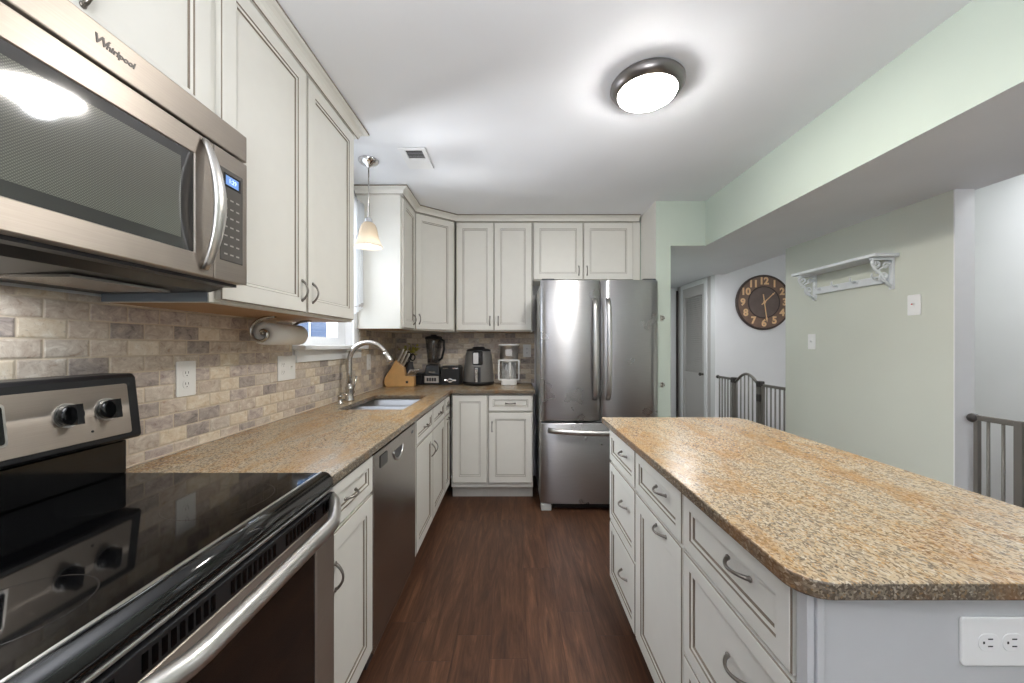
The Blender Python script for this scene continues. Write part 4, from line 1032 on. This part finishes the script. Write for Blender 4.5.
for (y, a) in ((3.885, .95), (3.475, .95)):
    T.part('post', MB().box(xg-.016, xg+.016, y-.018, y+.018, 0, a-.03), M['gate'], bevel=.003)
    T.part('latch_cap', MB().box(xg-.024, xg+.024, y-.03, y+.03, a-.055, a), M['gatedark'], bevel=.006)
T.part('latch', MB().box(xg-.026, xg+.026, 3.45, 3.50, .76, .83), M['gatedark'], bevel=.006)
T.part('post', MB().box(xg-.012, xg+.012, 3.425, 3.445, 0, .905), M['gate'], bevel=.002)
for i in range(5):
    T.part('bar', MB().lathe([(.007, .08), (.007, .922)], (xg, 4.165-i*.055, 0), n=8), M['gate'])
for i in range(6):
    y = 3.835-i*.062; t = (3.86-y)/.37
    T.part('bar', MB().lathe([(.007, .08), (.007, .905+.095*math.sin(PI*min(1, t)))], (xg, y, 0), n=8), M['gate'])
for i in range(5):
    T.part('bar', MB().lathe([(.007, .08), (.007, .905)], (xg, 3.385-i*.055, 0), n=8), M['gate'])

# ------------------------------------------------------------------ hall door and hardware
dr = struct('door_1', MB().grid([4.45, 4.51, 4.96, 5.02], [.02, .14, .84, .94, 1.90, 2.02], lambda i, j: i != 1 or j in (0, 2, 4), 0, 1), M['greytrim'])
for v_ in dr.data.vertices: y, z, t = v_.co; v_.co = (2.295 if t < .5 else 2.262, y, z)
dr.data.flip_normals()
lou = MB()
z = .936
while z < 1.90:
    lou.add([(2.266, 4.51, z), (2.266, 4.96, z), (2.290, 4.96, z+.028), (2.290, 4.51, z+.028), (2.272, 4.51, z-.004), (2.272, 4.96, z-.004), (2.294, 4.96, z+.022), (2.294, 4.51, z+.022)],
            [(0,1,2,3), (7,6,5,4), (0,4,5,1), (2,6,7,3)])
    z += .026
struct('louver_panel', lou, M['greytrim'], dr)
struct('lower_panel', MB().box(2.272, 2.285, 4.50, 4.97, .13, .85), M['greytrim'], dr)
struct('door_knob', MB().lathe([(.012, 0), (.012, -.012), (.008, -.02), (.018, -.03), (.020, -.042), (.012, -.05)], (2.262, 4.485, .935), 'x', 14), M['iron'], dr)
struct('trim_7', MB().box(2.252, 2.2695, 4.395, 4.45, 0, 2.075).box(2.252, 2.2695, 5.02, 5.075, 0, 2.075).box(2.252, 2.2695, 4.45, 5.02, 2.02, 2.075), M['trim'], None, .003)
struct('trim_8', MB().box(2.10, 2.238, 5.18, 5.1995, 0, 2.06), M['trim'], None, .003)
struct('doorway_gap_shade', MB().box(2.238, 2.262, 5.17, 5.195, .01, 2.03), M['iron'])  # dark strip standing in for the shade in the doorway gap
# hinges on the stub wall's jamb and catches by the refrigerator
for i, z in enumerate((1.47, 1.18, .93)):
    mb = MB().box(1.2572, 1.2622, YSTUB+.03, YSTUB+.06, z-.045, z+.045).lathe([(.006, z-.05), (.006, z+.05)], (1.264, YSTUB+.03, 0), n=8)
    tag(mb.build('door_hinge', M['iron'], None, None), ('topmost', 'middle', 'lowest')[i]+' dark hinge on the doorway jamb beside the refrigerator', 'hinge', 'jamb hinges')
for i, z in enumerate((1.50, .965)):
    mb = MB(frame((1.185, YSTUB, z), (0, -1, 0))).prism(rrect(-.012, .012, -.022, .022, (.004,)*4, 3), 2, .0005, .004).tube([(.0, .012, .003), (.014, .010, .016), (.016, -.006, .018), (.002, -.012, .006)], .004, 8)
    tag(mb.build('gate_catch', M['nickel'], None, None), ('upper', 'lower')[i]+' small metal catch on the green wall edge beside the refrigerator', 'catch', 'gate catches')
